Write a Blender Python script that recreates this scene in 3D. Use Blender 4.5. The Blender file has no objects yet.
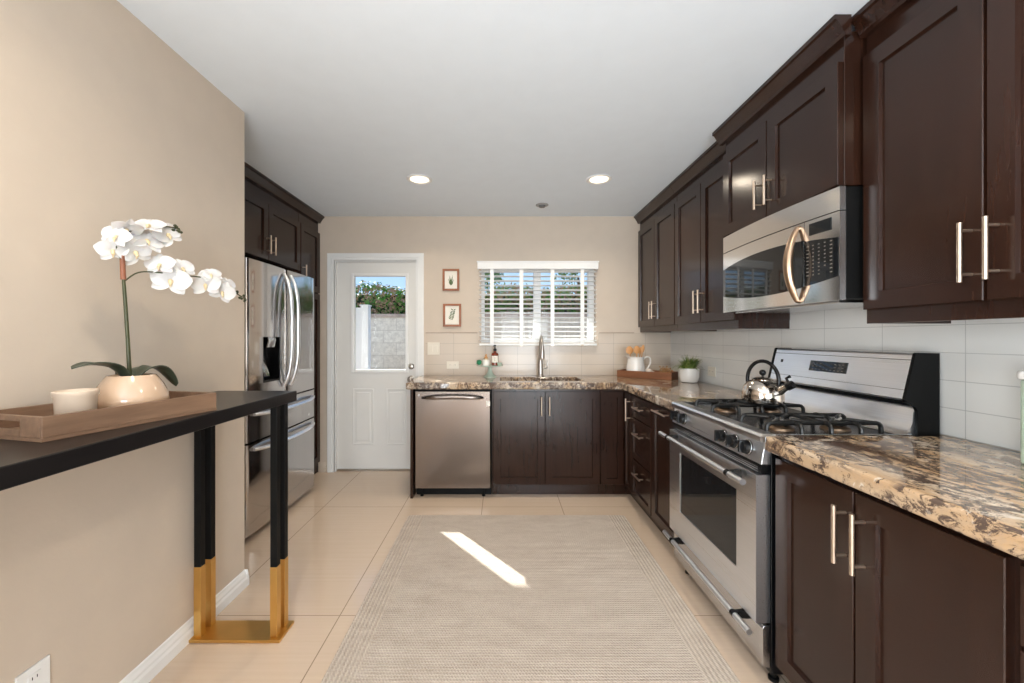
import bpy, bmesh, math, random
from mathutils import Vector, Matrix
random.seed(7)
S = bpy.context.scene
C = S.collection
PI = math.pi

# ------------------------------------------------------------ camera
F = 405.0
cd = bpy.data.cameras.new('camera'); cd.sensor_width = 36; cd.lens = F/1024*36
cd.shift_x = 11/1024; cd.shift_y = -3.5/1024; cd.clip_start = 0.02; cd.clip_end = 300
cam = bpy.data.objects.new('camera', cd); C.objects.link(cam)
cam.location = (0, 0, 1.278); cam.rotation_euler = (PI/2, 0, 0)
S.camera = cam
# ------------------------------------------------------------ exposure, world, sun, added fill lamps
S.view_settings.view_transform = 'Standard'; S.view_settings.look = 'None'
S.view_settings.gamma = 1; S.view_settings.use_curve_mapping = False
S.view_settings.exposure = -0.06
try:
    S.cycles.use_denoising = True; S.cycles.denoiser = 'OPENIMAGEDENOISE'
    S.cycles.max_bounces = 8; S.cycles.diffuse_bounces = 4; S.cycles.glossy_bounces = 5
    S.cycles.transmission_bounces = 6; S.cycles.transparent_max_bounces = 8
    S.cycles.sample_clamp_indirect = 12; S.cycles.blur_glossy = 0.5
except Exception: pass
W = bpy.data.worlds.new('sky'); S.world = W; W.use_nodes = True
wn = W.node_tree; wn.nodes.clear()
wo = wn.nodes.new('ShaderNodeOutputWorld'); wb = wn.nodes.new('ShaderNodeBackground')
wt = wn.nodes.new('ShaderNodeTexCoord'); ws = wn.nodes.new('ShaderNodeSeparateXYZ')
wr = wn.nodes.new('ShaderNodeValToRGB')
wn.links.new(wt.outputs['Generated'], ws.inputs[0]); wn.links.new(ws.outputs['Z'], wr.inputs[0])
cr = wr.color_ramp; cr.elements[0].position = 0.0; cr.elements[0].color = (0.62, 0.80, 0.98, 1)
cr.elements[1].position = 0.35; cr.elements[1].color = (0.20, 0.45, 0.88, 1)
wn.links.new(wr.outputs[0], wb.inputs[0]); wb.inputs[1].default_value = 1.35
wn.links.new(wb.outputs[0], wo.inputs[0])

def area(name, loc, rot, sx, sy, power, col):
    l = bpy.data.lights.new(name, 'AREA'); l.shape = 'RECTANGLE'; l.size = sx; l.size_y = sy
    l.energy = power; l.color = col
    o = bpy.data.objects.new(name, l); C.objects.link(o); o.location = loc; o.rotation_euler = rot
    return o
sl = bpy.data.lights.new('sun', 'SUN'); sl.energy = 15; sl.angle = 0.009; sl.color = (1, 0.97, 0.92)
so = bpy.data.objects.new('sun', sl); C.objects.link(so)
so.rotation_euler = Vector((0.620, -0.785, -0.610)).to_track_quat('-Z', 'Y').to_euler()
so.location = (-4, 8, 6)
# added fill lamps at unseen openings behind the camera, tilted up towards the ceiling
area('fill_rear', (0.70, -3.12, 1.15), (PI/2+.38, 0, 0), 1.45, 1.9, 155, (0.88, 0.95, 1.0))
area('fill_side', (-1.40, -1.2, 1.2), (PI/2+.50, 0, -PI/2), 1.8, 1.8, 140, (0.88, 0.95, 1.0))

# ------------------------------------------------------------ materials
def newmat(name):
    m = bpy.data.materials.new(name); m.use_nodes = True
    nt = m.node_tree; nt.nodes.clear()
    o = nt.nodes.new('ShaderNodeOutputMaterial'); b = nt.nodes.new('ShaderNodeBsdfPrincipled')
    nt.links.new(b.outputs[0], o.inputs[0])
    return m, nt, b
def N(nt, t, **kw):
    n = nt.nodes.new(t)
    for k, v in kw.items():
        if k.startswith('i_'): n.inputs[k[2:]].default_value = v
        else: setattr(n, k, v)
    return n
def L(nt, a, b): nt.links.new(a, b)
def math_(nt, op, a, b=None, c=None):
    n = nt.nodes.new('ShaderNodeMath'); n.operation = op
    for i, v in enumerate((a, b, c)):
        if v is None: continue
        if isinstance(v, (int, float)): n.inputs[i].default_value = v
        else: nt.links.new(v, n.inputs[i])
    return n.outputs[0]
def coords(nt, kind='Object', scale=(1, 1, 1), rot=(0, 0, 0)):
    if kind == 'World': src = nt.nodes.new('ShaderNodeNewGeometry').outputs['Position']
    else: src = nt.nodes.new('ShaderNodeTexCoord').outputs[kind]
    m = nt.nodes.new('ShaderNodeMapping'); m.inputs['Scale'].default_value = scale; m.inputs['Rotation'].default_value = rot
    nt.links.new(src, m.inputs[0]); return m.outputs[0]
def noise(nt, vec, scale, detail=3, rough=.5, dist=0):
    n = nt.nodes.new('ShaderNodeTexNoise'); n.inputs['Scale'].default_value = scale
    n.inputs['Detail'].default_value = detail; n.inputs['Roughness'].default_value = rough
    n.inputs['Distortion'].default_value = dist
    nt.links.new(vec, n.inputs['Vector']); return n.outputs[0]
def ramp(nt, f, stops):
    r = nt.nodes.new('ShaderNodeValToRGB'); e = r.color_ramp.elements
    while len(e) < len(stops): e.new(0.5)
    for i, (p, c) in enumerate(stops):
        e[i].position = p; e[i].color = (c[0], c[1], c[2], 1)
    nt.links.new(f, r.inputs[0]); return r.outputs[0]
def mix(nt, f, a, b):
    n = nt.nodes.new('ShaderNodeMix'); n.data_type = 'RGBA'
    for idx, v in ((0, f), (6, a), (7, b)):
        if isinstance(v, (int, float)): n.inputs[idx].default_value = v
        elif isinstance(v, tuple): n.inputs[idx].default_value = (v[0], v[1], v[2], 1)
        else: nt.links.new(v, n.inputs[idx])
    return n.outputs[2]
def bump(nt, b, h, strength=.2, dist=.002):
    n = nt.nodes.new('ShaderNodeBump'); n.inputs['Strength'].default_value = strength
    n.inputs['Distance'].default_value = dist
    nt.links.new(h, n.inputs['Height']); nt.links.new(n.outputs[0], b.inputs['Normal'])
def srgb(r, g, b):
    f = lambda v: (v/255/12.92) if v/255 <= .04045 else ((v/255+.055)/1.055)**2.4
    return (f(r), f(g), f(b))

def simple(name, col, rough=.5, metal=0, bump_s=0, bump_scale=200, var=.06, coat=0, kind='Object', **kw):
    m, nt, b = newmat(name)
    v = coords(nt, kind); n = noise(nt, v, 9, 3)
    lo = tuple(max(0, c*(1-var)) for c in col); hi = tuple(min(1, c*(1+var)) for c in col)
    L(nt, ramp(nt, n, [(.3, lo), (.7, hi)]), b.inputs['Base Color'])
    b.inputs['Roughness'].default_value = rough; b.inputs['Metallic'].default_value = metal
    if coat: b.inputs['Coat Weight'].default_value = coat; b.inputs['Coat Roughness'].default_value = .05
    if bump_s: bump(nt, b, noise(nt, v, bump_scale, 2), bump_s, .001)
    for k, val in kw.items(): b.inputs[k.replace('_', ' ')].default_value = val
    return m

M = {}
M['wall'] = simple('wall_paint_beige', (0.59, 0.500, 0.410), .6, 0, .35, 70, .02, kind='World')
M['ceil'] = simple('ceiling_paint', (0.80, 0.865, 0.93), .8, 0, .3, 60, .01, kind='World')
M['white'] = simple('white_trim_paint', (0.80, 0.80, 0.79), .35, 0, 0, 1, .01)
M['doorpaint'] = simple('door_paint', (0.73, 0.72, 0.695), .4, 0, 0, 1, .01)
M['blind'] = simple('blind_white', (0.85, 0.85, 0.84), .4, 0, 0, 1, .01)
M['plastic'] = simple('switch_plastic', (0.74, 0.68, 0.58), .35, 0, 0, 1, .01)
M['chrome'] = simple('chrome', (0.80, 0.80, 0.80), .12, 1, 0, 1, .02)
M['nickel'] = simple('brushed_nickel', (0.50, 0.46, 0.42), .28, 1, 0, 1, .04)
M['pull'] = simple('brushed_steel_pull', (0.60, 0.48, 0.38), .36, 1, 0, 1, .04)
M['black'] = simple('black_enamel', (0.004, 0.004, 0.0045), .22, 0, 0, 1, .1, Specular_IOR_Level=.3)
M['blackmatte'] = simple('black_matte', (0.005, 0.005, 0.005), .45, 0, 0, 1, .1, Specular_IOR_Level=.12)
M['castiron'] = simple('cast_iron', (0.007, 0.007, 0.007), .33, 0, .3, 300, .2, Specular_IOR_Level=.35)
M['blackglass'] = simple('black_glass', (0.010, 0.011, 0.012), .04, 0, 0, 1, .05)
M['brass'] = simple('satin_brass', (0.70, 0.43, 0.14), .30, 1, 0, 1, .05)
M['ceramic'] = simple('white_ceramic', (0.80, 0.77, 0.73), .2, 0, 0, 1, .02, coat=.3)
M['potclay'] = simple('cream_glazed_clay', (0.55, 0.385, 0.265), .16, 0, 0, 1, .05, coat=.6)
M['frost'] = simple('frosted_glass_cup', (0.76, 0.62, 0.49), .35, 0, 0, 1, .03, Transmission_Weight=.25)
M['petal'] = simple('orchid_petal', (0.64, 0.605, 0.585), .5, 0, .2, 60, .02, Subsurface_Weight=.15)
M['petal_lip'] = simple('orchid_lip', (0.70, 0.56, 0.34), .5, 0, 0, 60, .1)
M['leaf'] = simple('orchid_leaf', (0.045, 0.056, 0.036), .3, 0, .1, 60, .25)
M['stem'] = simple('orchid_stem', (0.04, 0.045, 0.013), .4, 0, .1, 60, .3)
M['stake'] = simple('brown_stake', (0.20, 0.07, 0.035), .5, 0, .1, 60, .4)
M['spoonwood'] = simple('olive_wood', (0.56, 0.27, 0.09), .45, 0, .1, 60, .25)
M['greenbrush'] = simple('green_bristle', (0.01, 0.20, 0.09), .6, 0, .8, 500, .4)
M['amber'] = simple('amber_glass', (0.16, 0.025, 0.008), .06, 0, 0, 1, .1, coat=.5)
M['paper'] = simple('paper', (0.82, 0.78, 0.70), .7, 0, 0, 1, .02)
M['sprig'] = simple('printed_green_ink', (0.10, 0.15, 0.06), .8, 0, 0, 1, .3)
M['pictureframe'] = simple('reddish_wood_frame', (0.30, 0.10, 0.035), .35, 0, .1, 60, .3)
M['patio'] = simple('concrete_patio', (0.62, 0.56, 0.50), .8, 0, .4, 60, .08, kind='World')
M['vinyl'] = simple('white_vinyl_fence', (0.82, 0.84, 0.88), .4, 0, 0, 1, .01)
M['bark'] = simple('bark', (0.10, 0.07, 0.05), .8, 0, .5, 60, .3)
M['shell'] = simple('shell_white', (0.75, 0.66, 0.58), .45, 0, .2, 60, .15)
M['dried'] = simple('dried_flowers', (0.42, 0.22, 0.08), .7, 0, .5, 200, .5)
M['dark'] = simple('dark_gap', (0.008, 0.007, 0.007), .7, 0, 0, 1, .1)
M['keymark'] = simple('key_print_grey', (0.17, 0.14, 0.115), .5, 0, 0, 1, .1)
M['soil'] = simple('soil', (0.05, 0.035, 0.02), .9, 0, .6, 200, .3)

def wood(name, c0, c1, rough, grain, axis='z', coat=0, coords_kind='Object'):
    m, nt, b = newmat(name)
    sc = {'z': (grain, grain, 1.2), 'y': (grain, 1.2, grain), 'x': (1.2, grain, grain)}[axis]
    v = coords(nt, coords_kind, sc)
    n = noise(nt, v, 3, 5, .6, .3); n2 = noise(nt, coords(nt, coords_kind), 3, 2)
    f = math_(nt, 'ADD', math_(nt, 'MULTIPLY', n, .6), math_(nt, 'MULTIPLY', n2, .4))
    L(nt, ramp(nt, f, [(.32, c0), (.68, c1)]), b.inputs['Base Color'])
    b.inputs['Roughness'].default_value = rough
    if coat: b.inputs['Coat Weight'].default_value = coat; b.inputs['Coat Roughness'].default_value = .12
    bump(nt, b, n, .12, .0006)
    return m
M['espresso'] = wood('espresso_cabinet_wood', (0.018, 0.0072, 0.0044), (0.030, 0.0118, 0.0070), .20, 14, 'z')
M['espresso'].node_tree.nodes['Principled BSDF'].inputs['Specular IOR Level'].default_value = .42
M['traywood'] = wood('weathered_tray_wood', (0.13, 0.072, 0.043), (0.26, 0.155, 0.095), .5, 14, 'y')
M['traywood2'] = wood('brown_tray_wood', (0.15, 0.055, 0.022), (0.26, 0.10, 0.04), .45, 14, 'x')
M['tabletop'] = wood('black_stained_table', (0.006, 0.0055, 0.006), (0.014, 0.012, 0.012), .28, 12, 'y')
M['tabletop'].node_tree.nodes['Principled BSDF'].inputs['Specular IOR Level'].default_value = .3

def steel(name, col, rough, axis):
    m, nt, b = newmat(name)
    sc = {'x': (1, 260, 260), 'y': (260, 1, 260), 'z': (260, 260, 1)}[axis]
    n = noise(nt, coords(nt, 'Object', sc), 1.0, 2)
    L(nt, ramp(nt, n, [(.3, tuple(c*.93 for c in col)), (.7, col)]), b.inputs['Base Color'])
    b.inputs['Metallic'].default_value = 1
    L(nt, math_(nt, 'ADD', math_(nt, 'MULTIPLY', n, .05), rough), b.inputs['Roughness'])
    bump(nt, b, n, .02, .0003)
    return m
M['steel_z'] = steel('brushed_stainless_vertical', (0.50, 0.48, 0.47), .07, 'z')
M['steel_y'] = steel('brushed_stainless_long', (0.62, 0.62, 0.63), .20, 'y')
M['steel_bright'] = steel('bright_stainless', (0.84, 0.86, 0.90), .26, 'y')
M['steel_micro'] = steel('polished_microwave_steel', (0.80, 0.78, 0.76), .12, 'y')
M['steel_dw'] = steel('dishwasher_stainless', (0.25, 0.215, 0.195), .20, 'z')
M['steel_dark'] = simple('polished_kettle_steel', (0.60, 0.54, 0.48), .10, 1, 0, 1, .05)

# granite: cream and tan ground, rust clouds and brown-black veins that run with the slab
def granite(name, sc):
    m, nt, b = newmat(name)
    v = coords(nt, 'World', sc, (0, 0, .30))
    vi = coords(nt, 'World')
    vein = noise(nt, v, 2.0, 8, .66, 1.2)
    vein2 = noise(nt, v, 3.4, 9, .74, .5)
    cloud = noise(nt, v, 1.1, 4, .6, .8)
    base = ramp(nt, cloud, [(.32, (0.64, 0.56, 0.45)), (.43, (0.48, 0.31, 0.17)), (.50, (0.58, 0.46, 0.33)), (.57, (0.28, 0.22, 0.18)), (.64, (0.56, 0.48, 0.38))])
    fine = noise(nt, vi, 90, 3, .7)
    base = mix(nt, ramp(nt, fine, [(.42, (0, 0, 0)), (.62, (.55, .55, .55))]), base, (0.42, 0.30, 0.20))
    vm = ramp(nt, vein, [(.465, (0, 0, 0)), (.495, (1, 1, 1)), (.515, (1, 1, 1)), (.545, (0, 0, 0))])
    vm2 = ramp(nt, vein2, [(.535, (0, 0, 0)), (.585, (1, 1, 1))])
    c = mix(nt, math_(nt, 'MULTIPLY', vm, ramp(nt, fine, [(.30, (.35, .35, .35)), (.6, (1, 1, 1))])), base, (0.075, 0.042, 0.028))
    c = mix(nt, vm2, c, (0.085, 0.050, 0.036))
    sp = noise(nt, vi, 34, 5, .75, .5)
    c = mix(nt, ramp(nt, sp, [(.575, (0, 0, 0)), (.62, (1, 1, 1))]), c, (0.055, 0.035, 0.028))
    grav = noise(nt, coords(nt, 'World', (1, .75, 1.2)), 24, 8, .78, .8)
    patch = noise(nt, vi, 3.2, 3, .6)
    gm = math_(nt, 'MULTIPLY', ramp(nt, grav, [(.485, (0, 0, 0)), (.545, (1, 1, 1))]), ramp(nt, patch, [(.38, (0, 0, 0)), (.48, (1, 1, 1))]))
    c = mix(nt, gm, c, (0.10, 0.068, 0.052))
    gr2 = noise(nt, vi, 9, 6, .7, .4)
    c = mix(nt, ramp(nt, gr2, [(.58, (0, 0, 0)), (.64, (.85, .85, .85))]), c, (0.66, 0.58, 0.48))
    L(nt, c, b.inputs['Base Color'])
    b.inputs['Roughness'].default_value = .045
    b.inputs['Specular IOR Level'].default_value = .6
    return m
M['granite'] = granite('granite', (2.1, .62, 1.3))

# floor: large porcelain tiles, 0.6 x 1.2 m, fine streaks across, thin joints
m, nt, b = newmat('floor_tile')
g = nt.nodes.new('ShaderNodeNewGeometry'); sp = nt.nodes.new('ShaderNodeSeparateXYZ'); L(nt, g.outputs['Position'], sp.inputs[0])
def joint(nt, c, off, pitch, w):
    f = math_(nt, 'FRACT', math_(nt, 'DIVIDE', math_(nt, 'SUBTRACT', c, off-1000*pitch), pitch))
    d = math_(nt, 'MULTIPLY', math_(nt, 'MINIMUM', f, math_(nt, 'SUBTRACT', 1.0, f)), pitch)
    return math_(nt, 'LESS_THAN', d, w)
jx = joint(nt, sp.outputs[0], -.742, .6, .0022); jy = joint(nt, sp.outputs[1], 1.865, 1.2, .0018)
jm = math_(nt, 'MAXIMUM', jx, jy)
st = noise(nt, coords(nt, 'World', (1.2, 60, 1)), 1, 5, .6)
big = noise(nt, coords(nt, 'World'), 1.4, 2)
c = ramp(nt, math_(nt, 'ADD', math_(nt, 'MULTIPLY', st, .55), math_(nt, 'MULTIPLY', big, .45)), [(.3, (0.60, 0.465, 0.35)), (.7, (0.67, 0.53, 0.41))])
L(nt, mix(nt, jm, c, (0.30, 0.22, 0.16)), b.inputs['Base Color'])
L(nt, math_(nt, 'ADD', math_(nt, 'MULTIPLY', st, .10), .09), b.inputs['Roughness'])
bump(nt, b, math_(nt, 'SUBTRACT', math_(nt, 'MULTIPLY', st, .25), jm), .25, .001)
M['floor'] = m

# glazed wall tiles, 305 x 100 mm, stacked
def walltile(name, axis, off, pitch, c0, c1):
    m, nt, b = newmat(name)
    g = nt.nodes.new('ShaderNodeNewGeometry'); sp = nt.nodes.new('ShaderNodeSeparateXYZ'); L(nt, g.outputs['Position'], sp.inputs[0])
    a = joint(nt, sp.outputs[axis], off, pitch, .0013); z = joint(nt, sp.outputs[2], .925, .1, .0013)
    jm = math_(nt, 'MAXIMUM', a, z)
    n = noise(nt, coords(nt, 'World'), 2.5, 2)
    c = ramp(nt, n, [(.3, c0), (.7, c1)])
    L(nt, mix(nt, jm, c, tuple(q*.68 for q in c0)), b.inputs['Base Color'])
    b.inputs['Roughness'].default_value = .22
    wav = noise(nt, coords(nt, 'World'), 18, 2)
    bump(nt, b, math_(nt, 'SUBTRACT', math_(nt, 'MULTIPLY', wav, .5), jm), .18, .0012)
    return m
M['tile_back'] = walltile('glazed_tile_back', 0, .158, .305, (.53, .445, .36), (.58, .49, .40))
M['tile_right'] = walltile('glazed_tile_right', 1, 1.409, .3075, (.70, .69, .66), (.75, .74, .71))  # same tile as the back; this wall's cooler light is put into the colour

# rug: plied cord rows inside, concentric cords round the border
RX0, RX1, RY0, RY1 = -.665, .885, .35, 2.905
m, nt, b = newmat('woven_rug')
g = nt.nodes.new('ShaderNodeNewGeometry'); sp = nt.nodes.new('ShaderNodeSeparateXYZ'); L(nt, g.outputs['Position'], sp.inputs[0])
x, y = sp.outputs[0], sp.outputs[1]
dx = math_(nt, 'MINIMUM', math_(nt, 'SUBTRACT', x, RX0), math_(nt, 'SUBTRACT', RX1, x))
dy = math_(nt, 'MINIMUM', math_(nt, 'SUBTRACT', y, RY0), math_(nt, 'SUBTRACT', RY1, y))
d = math_(nt, 'MINIMUM', dx, dy)
brd = math_(nt, 'LESS_THAN', dx, .125)
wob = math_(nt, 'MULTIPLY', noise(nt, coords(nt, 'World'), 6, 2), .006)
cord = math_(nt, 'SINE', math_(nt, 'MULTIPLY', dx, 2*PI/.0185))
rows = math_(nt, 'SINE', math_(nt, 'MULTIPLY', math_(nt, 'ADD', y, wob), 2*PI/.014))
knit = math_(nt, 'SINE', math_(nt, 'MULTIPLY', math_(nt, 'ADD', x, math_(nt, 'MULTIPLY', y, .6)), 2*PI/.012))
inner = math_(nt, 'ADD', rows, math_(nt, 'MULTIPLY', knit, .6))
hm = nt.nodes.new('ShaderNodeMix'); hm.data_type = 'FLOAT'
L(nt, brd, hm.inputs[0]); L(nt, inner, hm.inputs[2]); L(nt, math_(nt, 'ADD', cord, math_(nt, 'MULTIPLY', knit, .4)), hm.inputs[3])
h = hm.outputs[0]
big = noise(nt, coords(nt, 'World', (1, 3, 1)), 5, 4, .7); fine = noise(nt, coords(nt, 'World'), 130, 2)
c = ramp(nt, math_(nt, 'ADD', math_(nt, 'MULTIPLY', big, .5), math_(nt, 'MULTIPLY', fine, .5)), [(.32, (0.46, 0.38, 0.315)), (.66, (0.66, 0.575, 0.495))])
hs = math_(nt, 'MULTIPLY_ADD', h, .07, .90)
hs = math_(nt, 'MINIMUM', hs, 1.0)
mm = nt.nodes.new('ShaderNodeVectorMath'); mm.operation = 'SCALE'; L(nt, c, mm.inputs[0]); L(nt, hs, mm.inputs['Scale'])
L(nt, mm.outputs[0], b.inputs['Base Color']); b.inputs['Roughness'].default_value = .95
bump(nt, b, h, .5, .003)
M['rug'] = m

# garden block wall
m, nt, b = newmat('concrete_block')
v = nt.nodes.new('ShaderNodeNewGeometry').outputs['Position']
cx = nt.nodes.new('ShaderNodeSeparateXYZ'); L(nt, v, cx.inputs[0])
cb = nt.nodes.new('ShaderNodeCombineXYZ'); L(nt, cx.outputs[0], cb.inputs[0]); L(nt, cx.outputs[2], cb.inputs[1])
bt = nt.nodes.new('ShaderNodeTexBrick'); L(nt, cb.outputs[0], bt.inputs['Vector'])
bt.inputs['Scale'].default_value = 1; bt.inputs['Brick Width'].default_value = .42; bt.inputs['Row Height'].default_value = .2
bt.inputs['Mortar Size'].default_value = .006; bt.inputs['Color1'].default_value = (.66, .57, .47, 1); bt.inputs['Color2'].default_value = (.74, .66, .56, 1)
bt.inputs['Mortar'].default_value = (.55, .47, .39, 1)
n = noise(nt, coords(nt, 'World'), 14, 6, .8)
L(nt, mix(nt, ramp(nt, n, [(.42, (0, 0, 0)), (.62, (.6, .6, .6))]), bt.outputs[0], (.40, .33, .27)), b.inputs['Base Color']); b.inputs['Roughness'].default_value = .9
bump(nt, b, n, .5, .01)
M['block'] = m
M['cap'] = simple('block_cap', (0.42, 0.32, 0.26), .9, 0, .5, 60, .2, kind='World')
def foliage(name, stops, sc):
    m, nt, b = newmat(name)
    n = noise(nt, coords(nt, 'World'), sc, 3, .8)
    L(nt, ramp(nt, n, stops), b.inputs['Base Color']); b.inputs['Roughness'].default_value = .5
    b.inputs['Specular IOR Level'].default_value = .05
    return m
M['hedge'] = foliage('hedge_leaves', [(.34, (.04, .13, .02)), (.46, (.12, .28, .05)), (.54, (.35, .20, .11)), (.64, (.50, .30, .20))], 9)
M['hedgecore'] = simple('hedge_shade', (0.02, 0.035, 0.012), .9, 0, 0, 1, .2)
M['tree'] = foliage('tree_leaves', [(.35, (.05, .11, .03)), (.6, (.12, .2, .06))], 6)
M['grassy'] = foliage('potted_grass', [(.3, (.03, .09, .01)), (.47, (.10, .19, .03)), (.62, (.42, .42, .16))], 60)

def glass(name, tint=(1, 1, 1), rough=0.0, ior=1.45, clear=.9):
    m = bpy.data.materials.new(name); m.use_nodes = True; nt = m.node_tree; nt.nodes.clear()
    o = nt.nodes.new('ShaderNodeOutputMaterial'); t = nt.nodes.new('ShaderNodeBsdfTransparent'); gl = nt.nodes.new('ShaderNodeBsdfGlossy')
    lw = nt.nodes.new('ShaderNodeLayerWeight'); lw.inputs[0].default_value = .5
    fc = math_(nt, 'MULTIPLY_ADD', math_(nt, 'POWER', lw.outputs['Facing'], 4.0), .5, .009)
    t.inputs[0].default_value = (*tint, 1); gl.inputs['Roughness'].default_value = .02 + rough
    mx = nt.nodes.new('ShaderNodeMixShader'); L(nt, fc, mx.inputs[0]); L(nt, t.outputs[0], mx.inputs[1]); L(nt, gl.outputs[0], mx.inputs[2])
    L(nt, mx.outputs[0], o.inputs[0]); return m
M['pane'] = glass('window_glass', (.97, .985, .98))
M['mint'] = simple('mint_glass', (0.62, 0.74, 0.60), .12, 0, 0, 1, .03, Transmission_Weight=.35)
M['lampglow'] = newmat('lamp_lens')[0]
bb = M['lampglow'].node_tree.nodes['Principled BSDF']
bb.inputs['Base Color'].default_value = (1, .93, .8, 1); bb.inputs['Emission Color'].default_value = (1, .84, .60, 1); bb.inputs['Emission Strength'].default_value = 1.9

# ------------------------------------------------------------ mesh builder
class MB:
    def __init__(s): s.bm = bmesh.new(); s.f = None
    def v(s, p): return s.bm.verts.new(s.f(*p) if s.f else p)
    def face(s, vs, smooth=False):
        try:
            f = s.bm.faces.new(vs); f.smooth = smooth; return f
        except ValueError: return None
    def box(s, a, b):
        x0, y0, z0 = a; x1, y1, z1 = b
        q = [s.v(p) for p in ((x0,y0,z0),(x1,y0,z0),(x1,y1,z0),(x0,y1,z0),(x0,y0,z1),(x1,y0,z1),(x1,y1,z1),(x0,y1,z1))]
        for i in ((0,1,2,3),(4,5,6,7),(0,1,5,4),(1,2,6,5),(2,3,7,6),(3,0,4,7)): s.face([q[k] for k in i])
        return s
    def prism(s, pts, h0, h1, axis='z', smooth=False):
        def P(u, w, h):
            return {'z': (u, w, h), 'x': (h, u, w), 'y': (u, h, w)}[axis]
        A = [s.v(P(u, w, h0)) for u, w in pts]; B = [s.v(P(u, w, h1)) for u, w in pts]
        n = len(pts)
        s.face(A); s.face(B)
        for i in range(n): s.face([A[i], A[(i+1) % n], B[(i+1) % n], B[i]], smooth)
        return s
    def tube(s, path, r, seg=12, closed=False, flat=1.0, up=None):
        pts = [Vector(p) for p in path]; n = len(pts)
        rs = r if isinstance(r, (list, tuple)) else [r]*n
        rings = []; prev = None
        for i in range(n):
            if closed: t = pts[(i+1) % n]-pts[i-1]
            else: t = pts[min(i+1, n-1)]-pts[max(i-1, 0)]
            t.normalize()
            if prev is None:
                a = Vector(up) if up else (Vector((0, 0, 1)) if abs(t.z) < .9 else Vector((1, 0, 0)))
            else: a = prev
            u = (a - t*a.dot(t)).normalized(); prev = u; w = t.cross(u)
            rings.append([s.v(tuple(pts[i] + u*(math.cos(2*PI*k/seg)*rs[i]) + w*(math.sin(2*PI*k/seg)*rs[i]*flat))) for k in range(seg)])
        m = n if closed else n-1
        for i in range(m):
            a, b = rings[i], rings[(i+1) % n]
            for k in range(seg): s.face([a[k], a[(k+1) % seg], b[(k+1) % seg], b[k]], True)
        if not closed: s.face(rings[0]); s.face(rings[-1])
        return s
    def lathe(s, prof, c=(0, 0, 0), seg=32, axis='z', sx=1, sy=1):
        rings = []
        for r, h in prof:
            ring = []
            for k in range(seg):
                a = 2*PI*k/seg; u = math.cos(a)*r*sx; w = math.sin(a)*r*sy
                p = {'z': (u, w, h), 'x': (h, u, w), 'y': (u, h, w)}[axis]
                ring.append(s.v((c[0]+p[0], c[1]+p[1], c[2]+p[2])))
            rings.append(ring)
        for a, b in zip(rings, rings[1:]):
            for k in range(seg): s.face([a[k], a[(k+1) % seg], b[(k+1) % seg], b[k]], True)
        s.face(rings[0]); s.face(rings[-1])
        return s
    def sphere(s, c, r, su=16, sv=10, sc=(1, 1, 1)):
        prof = [(max(1e-4, math.sin(PI*i/sv))*r, -math.cos(PI*i/sv)*r*sc[2]) for i in range(sv+1)]
        return s.lathe(prof, c, su, 'z', sc[0], sc[1])
    def build(s, name, mat, parent=None, bevel=0, local=False, seg=2, doubles=False):
        me = bpy.data.meshes.new(name)
        if doubles: bmesh.ops.remove_doubles(s.bm, verts=s.bm.verts, dist=1e-5)
        bmesh.ops.recalc_face_normals(s.bm, faces=s.bm.faces)
        if parent is not None and not local:
            off = parent.matrix_basis.translation
            p = parent
            while p.parent: p = p.parent
            off = p.location
            bmesh.ops.translate(s.bm, verts=s.bm.verts, vec=(-off[0], -off[1], -off[2]))
        base = None
        if parent is None:
            # origin at the middle of the thing's footprint
            xs = [v.co.x for v in s.bm.verts]; ys = [v.co.y for v in s.bm.verts]; zs = [v.co.z for v in s.bm.verts]
            base = Vector(((min(xs)+max(xs))/2, (min(ys)+max(ys))/2, min(zs)))
            bmesh.ops.translate(s.bm, verts=s.bm.verts, vec=-base)
        for e_ in s.bm.edges:
            if len(e_.link_faces) == 2 and e_.calc_face_angle(0) > .6: e_.smooth = False
        s.bm.to_mesh(me); s.bm.free()
        me.materials.append(mat)
        o = bpy.data.objects.new(name, me); C.objects.link(o)
        if base is not None: o.location = base
        if parent is not None: o.parent = parent
        if bevel:
            b = o.modifiers.new('bevel', 'BEVEL'); b.width = bevel; b.segments = seg; b.limit_method = 'ANGLE'; b.angle_limit = math.radians(40)
            b.harden_normals = False
        return o
def tag(o, label, cat, group=None):
    o['label'] = label; o['category'] = cat
    if group: o['group'] = group
    return o
def thing(name, label, cat, loc=(0, 0, 0), rotz=0, group=None):
    o = bpy.data.objects.new(name, None); C.objects.link(o); o.empty_display_size = .05
    o.location = loc; o.rotation_euler = (0, 0, rotz)
    return tag(o, label, cat, group)
def struct(name, mb, mat, bevel=0):
    o = mb.build(name, mat, None, bevel); o['kind'] = 'structure'; return o
def cylp(mb, c0, c1, r, seg=14): return mb.tube([c0, c1], r, seg)

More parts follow.
